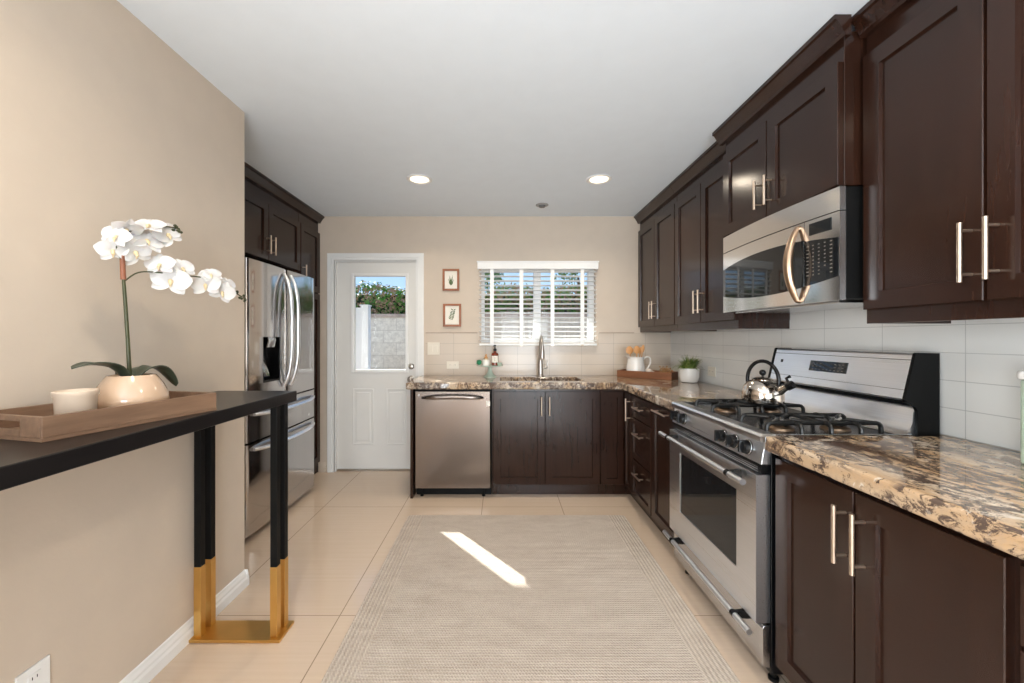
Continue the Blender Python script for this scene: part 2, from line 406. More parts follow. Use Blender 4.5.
# ------------------------------------------------------------ room shell
H = 2.44; YB = 3.87; XR = 1.624; XL = -1.322; YR = -3.0; XA = -2.40; YL = 2.087
struct('floor', MB().box((XA-.2, YR-.2, -.1), (XR+.2, YB+.14, 0)), M['floor'])
struct('ceiling', MB().box((XA-.2, YR-.2, H), (XR+.2, YB+.14, H+.12)), M['ceil'])
w = MB()   # back wall with the door and window openings
DX0, DX1, DZ = -1.590, -.803, 2.02
WX0, WX1, WZ0, WZ1 = -.19, .90, 1.235, 1.965
w.box((XA-.2, YB, 0), (DX0, YB+.14, H)); w.box((DX0, YB, DZ), (DX1, YB+.14, H))
w.box((DX1, YB, 0), (WX0, YB+.14, H)); w.box((WX0, YB, 0), (WX1, YB+.14, WZ0)); w.box((WX0, YB, WZ1), (WX1, YB+.14, H))
w.box((WX1, YB, 0), (XR+.2, YB+.14, H))
struct('wall_back', w, M['wall'])
struct('wall_right', MB().box((XR, YR-.2, 0), (XR+.2, YB, H)), M['wall'])
w = MB()   # left wall: solid beside the table, added opening for the side fill lamp behind the camera
w.box((XL-.12, -.25, 0), (XL, YL, H)); w.box((XL-.12, -2.15, 2.1), (XL, -.25, H)); w.box((XL-.12, YR, 0), (XL, -2.15, H))
w.box((XA, YL-.1, 0), (XL-.12, YL, H))
struct('wall_left', w, M['wall'])
struct('wall_alcove', MB().box((XA-.2, YL-.1, 0), (XA, YB, H)), M['wall'])
w = MB(); w.box((XL-.12, YR-.15, 0), (-.05, YR, H)); w.box((-.05, YR-.15, 2.1), (1.45, YR, H)); w.box((1.45, YR-.15, 0), (XR, YR, H))
struct('wall_rear', w, M['wall'])
# frames of the unseen openings added behind the camera for the fill lamps
w = MB()
for x in (-.05, .68, 1.40): w.box((x, YR-.06, 0), (x+.05, YR, 2.1))
w.box((0, YR-.06, 2.05), (1.40, YR, 2.1)); w.box((0, YR-.06, 0), (1.40, YR, .05))
struct('added_window_rear', w, M['white'])
w = MB()
for y in (-2.15, -1.22, -.30): w.box((XL-.07, y, 0), (XL-.01, y+.05, 2.1))
w.box((XL-.07, -2.10, 2.05), (XL-.01, -.30, 2.1)); w.box((XL-.07, -2.10, 0), (XL-.01, -.30, .05))
struct('added_window_side', w, M['white'])

# baseboards with a stepped moulding profile
bp = [(0, 0), (.016, 0), (.016, .040), (.011, .050), (.011, .060), (.006, .072), (.004, .082), (0, .086)]
struct('baseboard_left', MB().prism([(XL+a, z) for a, z in bp], -.25, YL, 'y'), M['white'])
struct('baseboard_left_end', MB().prism([(YL+a, z) for a, z in bp], XL-.12, XL+.016, 'x'), M['white'])
struct('baseboard_back', MB().prism([(YB-a, z) for a, z in bp], -1.735, -1.665, 'x'), M['wall'])

# door casing
w = MB()
def casing(mb, x0, x1, z1, wd):
    for a, b, d in ((0, 1, .012), (.12, .62, .020), (.72, 1, .017)):
        mb.box((x0-wd+wd*a, YB-d, 0), (x0-wd+wd*b, YB, z1+wd-wd*a))
        mb.box((x1+wd-wd*b, YB-d, 0), (x1+wd-wd*a, YB, z1+wd-wd*a))
        mb.box((x0-wd+wd*b, YB-d, z1+wd-wd*b), (x1+wd-wd*b, YB, z1+wd-wd*a))
casing(w, DX0, DX1, DZ, .066)
struct('trim_1', w, M['white'])
w = MB(); w.box((DX0, YB, 0), (DX0+.012, YB+.14, DZ)); w.box((DX1-.012, YB, 0), (DX1, YB+.14, DZ)); w.box((DX0+.012, YB, DZ-.012), (DX1-.012, YB+.14, DZ))
struct('trim_2', w, M['white'])
struct('trim_3', MB().box((DX0+.012, YB+.012, 0), (DX1-.012, YB+.14, .018)), M['nickel'])

# back door: half glazed steel slab with two raised panels
dr = thing('door_1', 'x', 'x', ((DX0+DX1)/2, YB+.06, 0)); del dr['label']; del dr['category']; dr['kind'] = 'structure'
dx0, dx1, dy, dz0, dz1 = DX0+.014, DX1-.014, YB+.025, .020, DZ-.014
gx0, gx1, gz0, gz1 = -1.412, -.917, .973, 1.872
w = MB()
dd = .042
w.box((dx0, dy, dz0), (gx0, dy+dd, dz1)); w.box((gx1, dy, dz0), (dx1, dy+dd, dz1))
w.box((gx0, dy, dz0), (gx1, dy+dd, gz0)); w.box((gx0, dy, gz1), (gx1, dy+dd, dz1))
w.build('door_slab', M['doorpaint'], dr)
w = MB()
def ring(mb, x0, x1, z0, z1, wd, y0, y1):
    mb.box((x0-wd, y0, z0-wd), (x0, y1, z1+wd)); mb.box((x1, y0, z0-wd), (x1+wd, y1, z1+wd))
    mb.box((x0, y0, z0-wd), (x1, y1, z0)); mb.box((x0, y0, z1), (x1, y1, z1+wd))
ring(w, gx0, gx1, gz0, gz1, .028, dy-.012, dy)
w.build('glazing_frame', M['white'], dr, .004)
MB().box((gx0, dy+.018, gz0), (gx1, dy+.023, gz1)).build('glass_pane', M['pane'], dr)
for px0, px1 in ((-1.425, -1.222), (-1.105, -.908)):
    w = MB()
    z0, z1 = .255, .79
    for a, b, d in ((0, .012, .006), ):
        w.box((px0, dy-d, z0), (px0+b, dy, z1)); w.box((px1-b, dy-d, z0), (px1, dy, z1))
        w.box((px0+b, dy-d, z0), (px1-b, dy, z0+b)); w.box((px0+b, dy-d, z1-b), (px1-b, dy, z1))
    w.box((px0+.034, dy-.007, z0+.034), (px1-.034, dy, z1-.034))
    w.build('raised_panel', M['doorpaint'], dr, .0035)
w = MB(); w.lathe([(.0, dy), (.029, dy), (.029, dy-.006), (.022, dy-.012), (.018, dy-.020), (.006, dy-.022)], (-.862, 0, 1.005), 24, 'y')
w.build('deadbolt', M['nickel'], dr)
w = MB(); w.lathe([(.0, dy), (.030, dy), (.030, dy-.005), (.012, dy-.012), (.012, dy-.035), (.027, dy-.045), (.027, dy-.058), (.015, dy-.068), (.001, dy-.069)], (-.862, 0, .885), 24, 'y')
w.build('door_knob', M['nickel'], dr)

# kitchen window in the back wall
wi = thing('window_1', 'x', 'x', ((WX0+WX1)/2, YB+.1, WZ0)); del wi['label']; del wi['category']; wi['kind'] = 'structure'
w = MB(); y0, y1 = YB+.05, YB+.11
w.box((WX0, y0, WZ0), (WX0+.03, y1, WZ1)); w.box((WX1-.055, y0, WZ0), (WX1, y1, WZ1))
w.box((WX0+.03, y0, WZ0), (WX1-.055, y1, WZ0+.04)); w.box((WX0+.03, y0, WZ1-.04), (WX1-.055, y1, WZ1))
w.box((.315, y0-.01, WZ0+.04), (.385, y1, WZ1-.04))
w.build('window_frame', M['white'], wi, .003)
MB().box((WX0+.03, y0+.03, WZ0+.04), (.315, y0+.035, WZ1-.04)).build('glass_pane', M['pane'], wi)
MB().box((.385, y0+.02, WZ0+.04), (WX1-.055, y0+.025, WZ1-.04)).build('glass_pane', M['pane'], wi)
w = MB(); w.box((WX0, YB, WZ0), (WX1, YB+.05, WZ0+.006)); w.build('window_sill', M['white'], wi)

# backsplash tile with its dark pencil line
TZ = 1.325
w = MB(); t = .008
w.box((-.72, YB-t, .925), (WX0-.03, YB, TZ)); w.box((WX0-.03, YB-t, .925), (WX1+.03, YB, 1.205)); w.box((WX1+.03, YB-t, .925), (XR-t, YB, TZ))
struct('trim_4', w, M['tile_back'])
struct('trim_5', MB().box((XR-t, -.2, .925), (XR, YB, TZ+.10)), M['tile_right'])
w = MB(); w.box((-.72, YB-.010, TZ), (WX0-.035, YB, TZ+.005)); w.box((WX1+.035, YB-.010, TZ), (1.27, YB, TZ+.005))
struct('trim_6', w, simple('brown_edge', (.25, .16, .11), .5))

# ------------------------------------------------------------ cabinets
def FR(xf):  return lambda u, z, d: (xf-d, u, z)        # faces -X  (right run)
def FB(yf):  return lambda u, z, d: (u, yf-d, z)        # faces -Y  (back run)
def FL(xf):  return lambda u, z, d: (xf+d, u, z)        # faces +X  (left run)
def shaker(P, u0, u1, z0, z1, name, parent, t=.020, st=.058, rec=.011, mat=None, slab=False):
    mb = MB(); mb.f = None
    if u0 > u1: u0, u1 = u1, u0
    e = .002
    rings = [(0, 0), (0, t-e), (e, t)]
    if not slab: rings += [(st-.001, t), (st+.002, t-rec)]
    rr = []
    for ins, d in rings:
        rr.append([mb.v(P(u, z, d)) for u, z in ((u0+ins, z0+ins), (u1-ins, z0+ins), (u1-ins, z1-ins), (u0+ins, z1-ins))])
    for a, b in zip(rr, rr[1:]):
        for k in range(4): mb.face([a[k], a[(k+1) % 4], b[(k+1) % 4], b[k]])
    mb.face(rr[0]); mb.face(rr[-1])
    return mb.build(name, mat or M['espresso'], parent)
def pull(P, u, z, length, parent, d0=.020, vert=True, r=.0058, mat=None, stand=.034):
    mb = MB(); h = length/2
    def Q(s, d): return P(u, z+s, d) if vert else P(u+s, z, d)
    mb.tube([Q(-h, d0+stand), Q(h, d0+stand)], r, 12)
    for s in (-h+.022, h-.022): mb.tube([Q(s, d0), Q(s, d0+stand)], r*.75, 10)
    return mb.build('handle', mat or M['pull'], parent)
def carcass(mb_args, parent, mat=None, name='carcass'):
    mb = MB()
    for a, b in mb_args: mb.box(a, b)
    return mb.build(name, mat or M['espresso'], parent, .0015, seg=1)

CT, CB = .925, .870          # worktop top and underside
XF = 1.005                   # right-run carcass face; doors stand .02 proud
YF = 3.262                   # back-run carcass face
P_R, P_B = FR(XF), FB(YF)
DT, DB = .848, .104

# dishwasher and its end panel
e = MB().box((-.722, 3.222, 0), (-.700, YB-.012, CB)).build('end_panel', M['espresso'], None, .001)
tag(e, 'dark wood end panel closing the counter run on the door side of the dishwasher', 'panel')
dw = thing('dishwasher', 'stainless steel dishwasher with bowed towel-bar handle beside the sink cabinet', 'dishwasher', (-.385, 3.5, 0))
MB().box((-.695, YF+.0, .10), (-.075, YB-.05, CB-.006)).build('body', M['blackmatte'], dw)
w = MB(); w.prism([(-.690, YF-.004), (-.690, YF-.024), (-.684, YF-.032), (-.088, YF-.032), (-.082, YF-.024), (-.082, YF-.004)], .078, .852)
dwd = w.build('door', M['steel_dw'], dw, .003)
w = MB(); pts = []
for i in range(17):
    s = -1+2*i/16; pts.append((-.386+s*.245, YF-.040-.034*(1-s**6), .805-.004+.010*(1-s*s)))
w.tube(pts, [.008+.009*(1-abs(-1+2*i/16)**4) for i in range(17)], 12, flat=.55)
w.build('handle', M['steel_dw'], dwd)
w = MB(); w.box((-.118, YF-.0330, .735), (-.088, YF-.0318, .775)); w.build('energy_label', M['paper'], dwd)
w = MB(); w.lathe([(.0005, YF-.0318), (.007, YF-.0318), (.007, YF-.0335), (.0005, YF-.0335)], (-.655, 0, .822), 18, 'y'); w.build('badge', M['chrome'], dwd)
w = MB(); w.box((-.69, YF+.05, .0), (-.08, YF+.06, .10)); 
for i in range(2): w.lathe([(.014, .0), (.014, .012), (.006, .016), (.006, .10)], (-.64+.5*i, YF+.02, 0), 12)
w.build('toe_kick', M['blackmatte'], dw)

# sink cabinet
sc = thing('base_cabinet', 'dark wood two-door base cabinet under the sink', 'cabinet', (.37, 3.5, 0))
carcass([((-.072, YF, .10), (.795, YF+.02, CB-.002)), ((-.072, YF+.02, .10), (-.052, YB-.05, CB-.002)), ((.775, YF+.02, .10), (.795, YB-.05, CB-.002)), ((-.052, YF+.02, .10), (.775, YB-.05, .12))], sc)
MB().box((-.072, YF+.05, 0), (.795, YF+.07, .10)).build('toe_kick', M['espresso'], sc)
d1 = shaker(P_B, -.060, .351, DB, DT, 'door', sc); pull(P_B, .322, .735, .150, d1)
d2 = shaker(P_B, .357, .792, DB, DT, 'door', sc); pull(P_B, .386, .735, .150, d2)

# corner cabinet: one leaf faces the room, the other the range side
cc = thing('base_cabinet', 'dark wood corner base cabinet with an angled folding door', 'cabinet', (1.2, 3.55, 0))
carcass([((.797, YF, .10), (1.02, YF+.02, CB-.002)), ((XF+.0, 3.07, .10), (XF+.02, YF, CB-.002)), ((1.02, 3.07, .10), (XR-.01, 3.09, CB-.002))], cc); MB().box((.797, YB-.07, .10), (XR-.01, YB-.05, CB-.002)).build('back_panel', M['espresso'], cc)
w = MB(); w.box((.797, YF+.05, 0), (1.075, YF+.07, .10)); w.box((XF+.05, 3.07, 0), (XF+.07, YF+.05, .10)); w.build('toe_kick', M['espresso'], cc)
shaker(P_B, .800, .980, DB, DT, 'door', cc, st=.048)
d = shaker(P_R, 3.072, 3.240, DB, DT, 'door', cc, st=.045); pull(P_R, 3.092, .73, .17, d)

# drawer unit
dc = thing('base_cabinet', 'dark wood base cabinet with a stack of three drawers', 'cabinet', (1.3, 2.85, 0))
carcass([((XF, 2.662, .10), (XR-.01, 3.068, CB-.002))], dc); MB().box((XF+.05, 2.662, 0), (XF+.07, 3.068, .10)).build('toe_kick', M['espresso'], dc)
for z0, z1, hz in ((.690, DT, .775), (.385, .682, .585), (DB, .377, .295)):
    d = shaker(P_R, 2.668, 3.062, z0, z1, 'drawer', dc, st=.042); pull(P_R, 2.865, hz, .155, d, vert=False)
# pull-out cabinet beside the range
pc = thing('base_cabinet', 'narrow dark wood pull-out cabinet on the far side of the range', 'cabinet', (1.3, 2.45, 0))
carcass([((XF, 2.252, .10), (XR-.01, 2.658, CB-.002))], pc); MB().box((XF+.05, 2.252, 0), (XF+.07, 2.658, .10)).build('toe_kick', M['espresso'], pc)
d = shaker(P_R, 2.262, 2.652, DB, DT, 'door', pc); pull(P_R, 2.46, .822, .20, d, vert=False)
# near two-door cabinet
nc = thing('base_cabinet', 'dark wood two-door base cabinet in the foreground by the near side of the range', 'cabinet', (1.3, 1.1, 0))
carcass([((XF, .780, .10), (XR-.01, 1.462, CB-.002))], nc); MB().box((XF+.05, .780, 0), (XF+.07, 1.462, .10)).build('toe_kick', M['espresso'], nc)
d = shaker(P_R, 1.134, 1.455, DB, DT, 'door', nc, st=.062); pull(P_R, 1.158, .718, .165, d, r=.0062)
d = shaker(P_R, .792, 1.127, DB, DT, 'door', nc, st=.062); pull(P_R, 1.098, .718, .165, d, r=.0062)
# next drawer unit, mostly out of the frame
qc = thing('base_cabinet', 'dark wood drawer cabinet cut off by the lower right corner of the view', 'cabinet', (1.3, .5, 0))
carcass([((XF, .20, .10), (XR-.01, .778, CB-.002))], qc); MB().box((XF+.05, .20, 0), (XF+.07, .778, .10)).build('toe_kick', M['espresso'], qc)
for z0, z1 in ((.694, DT), (.400, .684), (DB, .390)):
    d = shaker(P_R, .21, .770, z0, z1, 'drawer', qc, slab=True); pull(P_R, .49, (z0+z1)/2, .155, d, vert=False)

# upper cabinets, right wall
def crown_prof(mb, P, u0, u1, zt, dtop, dbot, zb):
    # sloping crown: board profile swept along the run
    prof = [(0, zb), (dbot, zb), (dbot+.004, zb+.012), (dtop-.010, zt-.020), (dtop, zt-.016), (dtop, zt), (0, zt)]
    A = [mb.v(P(u0, z, d)) for d, z in prof]; B = [mb.v(P(u1, z, d)) for d, z in prof]
    mb.face(A); mb.face(B)
    for i in range(len(prof)): mb.face([A[i], A[(i+1) % len(prof)], B[(i+1) % len(prof)], B[i]])
UX = 1.326; P_U = FR(UX)
def upper(label, y0, y1, splits, handles, zb=1.378, rail=1.33, back=XR-.002, xf=UX, hl=.15, hz=1.515, ends=(0, 0), st=.058):
    P = FR(xf)
    c = thing('wall_cabinet', label, 'cabinet', ((xf+XR)/2, (y0+y1)/2, rail))
    carcass([((xf, y0, zb), (back, y1, 2.40))], c)
    if rail < zb-.001:
        w = MB(); w.box((xf+.002, y0, rail), (xf+.020, y1, zb)); w.box((xf+.020, y0, rail), (back-.008, y0+.018, zb)); w.box((xf+.020, y1-.018, rail), (back-.008, y1, zb))
        w.build('light_rail', M['espresso'], c)
    w = MB(); crown_prof(w, P, y0-ends[0], y1+ends[1], H-.003, .060, .022, 2.365); w.build('crown', M['espresso'], c)
    for (a, b), hu in zip(splits, handles):
        d = shaker(P, a, b, zb+.002, 2.292, 'door', c, st=st)
        pull(P, hu, hz, hl, d, stand=.034)
    return c
upper('dark wood wall cabinet nearest the window wall', 3.052, 3.862, [(3.457, 3.857), (3.056, 3.451)], [3.484, 3.424])
upper('dark wood wall cabinet between the corner one and the microwave', 2.265, 3.048, [(2.654, 3.044), (2.270, 2.648)], [2.682, 2.620])
mc = upper('short dark wood wall cabinet standing forward above the microwave', 1.480, 2.261, [(1.889, 2.256), (1.486, 1.883)], [1.922, 1.850], zb=1.838, rail=1.838, xf=1.255, hl=.135, hz=1.955, ends=(.03, .03))
upper('tall dark wood wall cabinet in the upper right foreground', .700, 1.470, [(1.098, 1.462), (.708, 1.090)], [1.124, 1.064], hl=.165, hz=1.515, st=.062)

# left run: over-fridge cabinet and pantry
LX = -1.745; P_L = FL(LX)
oc = thing('wall_cabinet', 'dark wood two-door cabinet above the refrigerator', 'cabinet', (-2.0, 3.0, 0))
carcass([((XA+.002, 2.470, 1.852), (LX, 3.488, 2.40))], oc); MB().box((XA+.002, 2.450, 0), (LX, 2.469, 2.40)).build('side_panel', M['espresso'], oc)
w = MB(); crown_prof(w, P_L, 2.092, 3.488, H-.003, .060, .022, 2.37); w.build('crown', M['espresso'], oc)
d = shaker(P_L, 2.520, 3.006, 1.856, 2.275, 'door', oc); pull(P_L, 2.978, 1.965, .135, d)
d = shaker(P_L, 3.012, 3.484, 1.856, 2.275, 'door', oc); pull(P_L, 3.042, 1.965, .135, d)
pn = thing('pantry_cabinet', 'tall narrow dark wood pantry between the refrigerator and the back wall', 'cabinet', (-2.0, 3.68, 0))
carcass([((XA+.002, 3.492, 0), (LX, 3.866, 2.40))], pn)
w = MB(); crown_prof(w, P_L, 3.490, 3.866, H-.003, .060, .022, 2.37); w.build('crown', M['espresso'], pn)
d = shaker(P_L, 3.496, 3.862, 1.702, 2.275, 'door', pn); pull(P_L, 3.522, 1.84, .15, d)
d = shaker(P_L, 3.496, 3.862, .10, 1.694, 'door', pn); pull(P_L, 3.522, 1.05, .15, d)

# ------------------------------------------------------------ worktops (granite)
# rounded front nosing
def slab(mb, pts): mb.prism(pts, CB, CT)
XE, YE = .952, 3.205
SX0, SX1, SY0, SY1 = -.005, .685, 3.345, 3.665
w = MB()
bm = w.bm
outer = [(-.755, YB-.009), (-.755, YE+.02), (-.749, YE+.006), (-.735, YE), (XE-.02, YE), (XE-.004, YE-.006), (XE, YE-.02), (XE, 2.250), (XR-.009, 2.250), (XR-.009, YB-.009)]
# built as abutting blocks round the sink hole, welded into one slab
def gridslab(mb, xs, ys, keep):
    V = {}
    def vv(i, j, z):
        if (i, j, z) not in V: V[(i, j, z)] = mb.v((xs[i], ys[j], z))
        return V[(i, j, z)]
    on = {(i, j) for i in range(len(xs)-1) for j in range(len(ys)-1) if keep((xs[i]+xs[i+1])/2, (ys[j]+ys[j+1])/2)}
    for (i, j) in on:
        for z in (CT, CB): mb.face([vv(i, j, z), vv(i+1, j, z), vv(i+1, j+1, z), vv(i, j+1, z)])
        if (i-1, j) not in on: mb.face([vv(i, j, CB), vv(i, j+1, CB), vv(i, j+1, CT), vv(i, j, CT)])
        if (i+1, j) not in on: mb.face([vv(i+1, j, CB), vv(i+1, j+1, CB), vv(i+1, j+1, CT), vv(i+1, j, CT)])
        if (i, j-1) not in on: mb.face([vv(i, j, CB), vv(i+1, j, CB), vv(i+1, j, CT), vv(i, j, CT)])
        if (i, j+1) not in on: mb.face([vv(i, j+1, CB), vv(i+1, j+1, CB), vv(i+1, j+1, CT), vv(i, j+1, CT)])
gridslab(w, [-.755, SX0, SX1, XE, XR-.009], [2.252, YE, SY0, SY1, YB-.009],
         lambda x, y: (y > YE or x > XE) and not (SX0 < x < SX1 and SY0 < y < SY1))
tag(w.build('worktop', M['granite'], None, .010, seg=3), 'L-shaped granite worktop holding the sink and running round the far corner', 'worktop')
w = MB(); w.box((XE, -.10, CB), (XR-.009, 1.466, CT))
tag(w.build('worktop', M['granite'], None, .010, seg=3), 'foreground granite worktop on the near side of the range', 'worktop')

# sink: undermounted steel bowl
sk = thing('sink', 'undermounted stainless sink set in the granite below the window', 'sink', ((SX0+SX1)/2, 3.505, .66))
w = MB(); a = .004; zb = .68
x0, x1, y0, y1 = SX0-.012, SX1+.012, SY0-.012, SY1+.012
def rr(x0, x1, y0, y1, r, z, mb):
    out = []
    for cx, cy, a0 in ((x1-r, y1-r, 0), (x0+r, y1-r, PI/2), (x0+r, y0+r, PI), (x1-r, y0+r, 1.5*PI)):
        for k in range(5):
            t = a0+PI/2*k/4; out.append(mb.v((cx+r*math.cos(t), cy+r*math.sin(t), z)))
    return out
R = [rr(x0-.02, x1+.02, y0-.02, y1+.02, .05, CB-.004, w), rr(x0, x1, y0, y1, .05, CB-.004, w), rr(x0+.004, x1-.004, y0+.004, y1-.004, .05, zb+.02, w), rr(x0+.02, x1-.02, y0+.02, y1-.02, .04, zb, w)]
R2 = [rr(x0-.02, x1+.02, y0-.02, y1+.02, .05, CB-.007, w), rr(x0-.003, x1+.003, y0-.003, y1+.003, .05, CB-.007, w), rr(x0+.001, x1-.001, y0+.001, y1-.001, .05, zb+.018, w), rr(x0+.018, x1-.018, y0+.018, y1-.018, .04, zb-.004, w)]
for Q in (R, R2):
    for p, q in zip(Q, Q[1:]):
        for k in range(20): w.face([p[k], p[(k+1) % 20], q[(k+1) % 20], q[k]], True)
    w.face(Q[-1])
for k in range(20): w.face([R[0][k], R[0][(k+1) % 20], R2[0][(k+1) % 20], R2[0][k]])
w.build('bowl', M['steel_bright'], sk)
MB().lathe([(.001, zb+.003), (.03, zb+.003), (.04, zb+.001), (.04, zb-.0), (.001, zb-.0)], (.34, 3.52, 0), 20).build('drain', M['chrome'], sk)

# faucet: pull-down gooseneck seen from the front
fa = thing('faucet', 'brushed nickel pull-down faucet behind the sink', 'faucet', (.365, 3.745, CT))
fx, fy = .365, 3.745
w = MB(); w.lathe([(.031, CT), (.031, CT+.008), (.024, CT+.014), (.023, CT+.12), (.019, CT+.15), (.015, CT+.19), (.013, CT+.21)], (fx, fy, 0), 20); w.build('body', M['nickel'], fa)
pts = [(fx, fy, CT+.20), (fx, fy, CT+.28)]
for k in range(1, 11):
    t = PI*k/10; pts.append((fx, fy-.075+.075*math.cos(t), CT+.28+.085*math.sin(t)))
pts.append((fx, fy-.152, CT+.25))
MB().tube(pts, .0125, 14).build('spout', M['nickel'], fa)
w = MB(); w.lathe([(.013, 1.195), (.013, 1.19), (.021, 1.155), (.022, 1.10), (.020, 1.088), (.006, 1.086)], (fx+.001, fy-.153, 0), 20); w.build('spray_head', M['nickel'], fa)
w = MB(); w.tube([(fx+.01, fy, CT+.075), (fx+.05, fy, CT+.078), (fx+.062, fy, CT+.085)], [.014, .013, .010]); w.tube([(fx+.058, fy-.002, CT+.08), (fx+.066, fy-.006, CT+.145)], [.008, .005]); w.build('lever', M['nickel'], fa)

# ------------------------------------------------------------ range
rg = thing('gas_range', 'stainless steel gas range with five black knobs and black side panels', 'range', (1.3, 1.86, 0))
RY0_, RY1_ = 1.476, 2.242
w = MB(); w.box((.985, RY0_, .05), (1.600, RY1_, .885)); w.build('body', M['black'], rg, .002)
for x in (1.02, 1.56):
    for y in (RY0_+.04, RY1_-.04): MB().lathe([(.018, 0), (.018, .012), (.01, .014), (.01, .05)], (x, y, 0), 12).build('foot', M['blackmatte'], rg)
w = MB(); w.prism([(.984, .070), (.956, .078), (.955, .215), (.962, .226), (.984, .226)], RY0_+.004, RY1_-.004, 'y')
dwr = w.build('drawer', M['steel_y'], rg, .002)
def bar(x, z, y0, y1, parent, base, mat):
    mb = MB(); mb.tube([(x, y0, z), (x, y1, z)], .0115, 16); h = mb.build('handle', mat, parent)
    for y in (y0+.10, y1-.10):
        mb = MB(); mb.tube([(x, y-.010, z), (x, y+.010, z)], .0128, 16)
        mb.prism([(x, z-.010), (x, z+.010), (base, z+.016), (base, z-.016)], y-.008, y+.008, 'y'); mb.build('bracket', M['black'], h)
bar(.905, .206, RY0_+.0, RY1_+.0, dwr, .957, M['steel_bright'])
w = MB()
wx = .932; wy0, wy1, wz0, wz1 = 1.604, 2.112, .372, .680
oy0, oy1, oz0, oz1 = RY0_+.004, RY1_-.004, .236, .776
w.box((wx, oy0, oz0), (.983, wy0, oz1)); w.box((wx, wy1, oz0), (.983, oy1, oz1)); w.box((wx, wy0, oz0), (.983, wy1, wz0)); w.box((wx, wy0, wz1), (.983, wy1, oz1))
od = w.build('oven_door', M['steel_bright'], rg)
MB().box((wx+.004, wy0, wz0), (wx+.012, wy1, wz1)).build('oven_window', M['blackglass'], od)
bar(.882, .752, RY0_+.0, RY1_+.0, od, .933, M['steel_bright'])
w = MB(); w.box((.950, RY0_+.003, .779), (.984, RY1_-.003, .815))
w.build('vent_trim', M['black'], rg)
w = MB()
for z in (.784, .792, .800): w.box((.9485, RY0_+.02, z), (.9498, RY1_-.02, z+.0035))
w.build('vent_louvre', M['steel_y'], rg)
# sloped control panel and lip
w = MB(); w.prism([(.984, .816), (.948, .816), (.962, .897), (.984, .897)], RY0_, RY1_, 'y')
cp = w.build('control_panel', M['steel_bright'], rg, .002)
w = MB(); w.prism([(.984, .898), (.948, .898), (.944, .905), (.944, .918), (.952, .927), (1.000, .927), (1.000, .915)], RY0_, RY1_, 'y', True)
w.build('front_lip', M['steel_bright'], rg)
w = MB(); w.prism([(.9535, .8865), (.9535, .8905), (.950, .8905), (.950, .8865)], 0, .0001, 'y')
w.bm.free()
nrm = Vector((-.081, 0, .014)).normalized()
for ky in (2.195, 2.110, 1.738, 1.652, 1.566):
    c0 = Vector((.9545, ky, .856)); 
    w = MB()
    def ringk(r, h): return [w.v(tuple(c0+nrm*h+Vector((0, math.cos(2*PI*k/24)*r, 0))+Vector((.17, 0, .985))*math.sin(2*PI*k/24)*r)) for k in range(24)]
    RR = [ringk(.030, 0), ringk(.030, .003), ringk(.0265, .005), ringk(.0245, .022), ringk(.020, .026)]
    for a, b2 in zip(RR, RR[1:]):
        for k in range(24): w.face([a[k], a[(k+1) % 24], b2[(k+1) % 24], b2[k]], True)
    w.face(RR[0]); w.face(RR[-1])
    kb = w.build('knob', M['black'], rg)
    w = MB(); q = c0+nrm*.0245
    w.box((q.x-.013, ky-.0055, q.z-.023), (q.x+.002, ky+.0055, q.z+.023)); w.build('knob_grip', M['black'], kb, .002)
    w = MB(); rr0 = c0+nrm*.0045
    w.tube([tuple(rr0+Vector((0, math.cos(2*PI*k/24)*.0285, 0))+Vector((.17, 0, .985))*math.sin(2*PI*k/24)*.0285) for k in range(24)], .0010, 6, True); w.build('knob_ring', M['chrome'], kb)
# cooktop
w = MB(); w.box((1.000, RY0_, .886), (1.600, RY1_, .916)); w.build('cooktop', simple('dark_cooktop_enamel', (.035, .036, .04), .2, 0), rg, .002)
for y in (RY0_, RY1_-.010): MB().box((1.0, y, .916), (1.50, y+.010, .9265)).build('side_rim', M['steel_y'], rg, .002)
burn = [(1.11, 1.612), (1.33, 1.612), (1.11, 2.005), (1.33, 2.005)]
for bx_, by_ in burn:
    w = MB(); w.lathe([(.001, .9165), (.050, .9165), (.048, .924), (.036, .930), (.030, .934)], (bx_, by_, 0), 24)
    bn = w.build('burner', simple('burner_bronze', (.22, .15, .10), .4, 1), rg)
    w = MB(); w.lathe([(.001, .9345), (.034, .9345), (.036, .938), (.032, .943), (.001, .944)], (bx_, by_, 0), 24); w.build('burner_cap', M['castiron'], bn)
GZ = .9565
def arch(w, a, b, r=.0080):      # a cast bar whose ends turn down to the cooktop
    a = Vector(a); b = Vector(b); d = (b-a).normalized(); pts = [a.copy()]
    pts[0].z = .9175
    for k in range(4):
        t = PI/2*k/3; pts.append(Vector((a.x, a.y, GZ-.018))+d*(.018*(1-math.cos(t)))+Vector((0, 0, .018*math.sin(t))))
    for k in range(4):
        t = PI/2*(1-k/3); pts.append(Vector((b.x, b.y, GZ-.018))-d*(.018*(1-math.cos(t)))+Vector((0, 0, .018*math.sin(t))))
    e = b.copy(); e.z = .9175; pts.append(e)
    w.tube([tuple(p) for p in pts], r, 8)
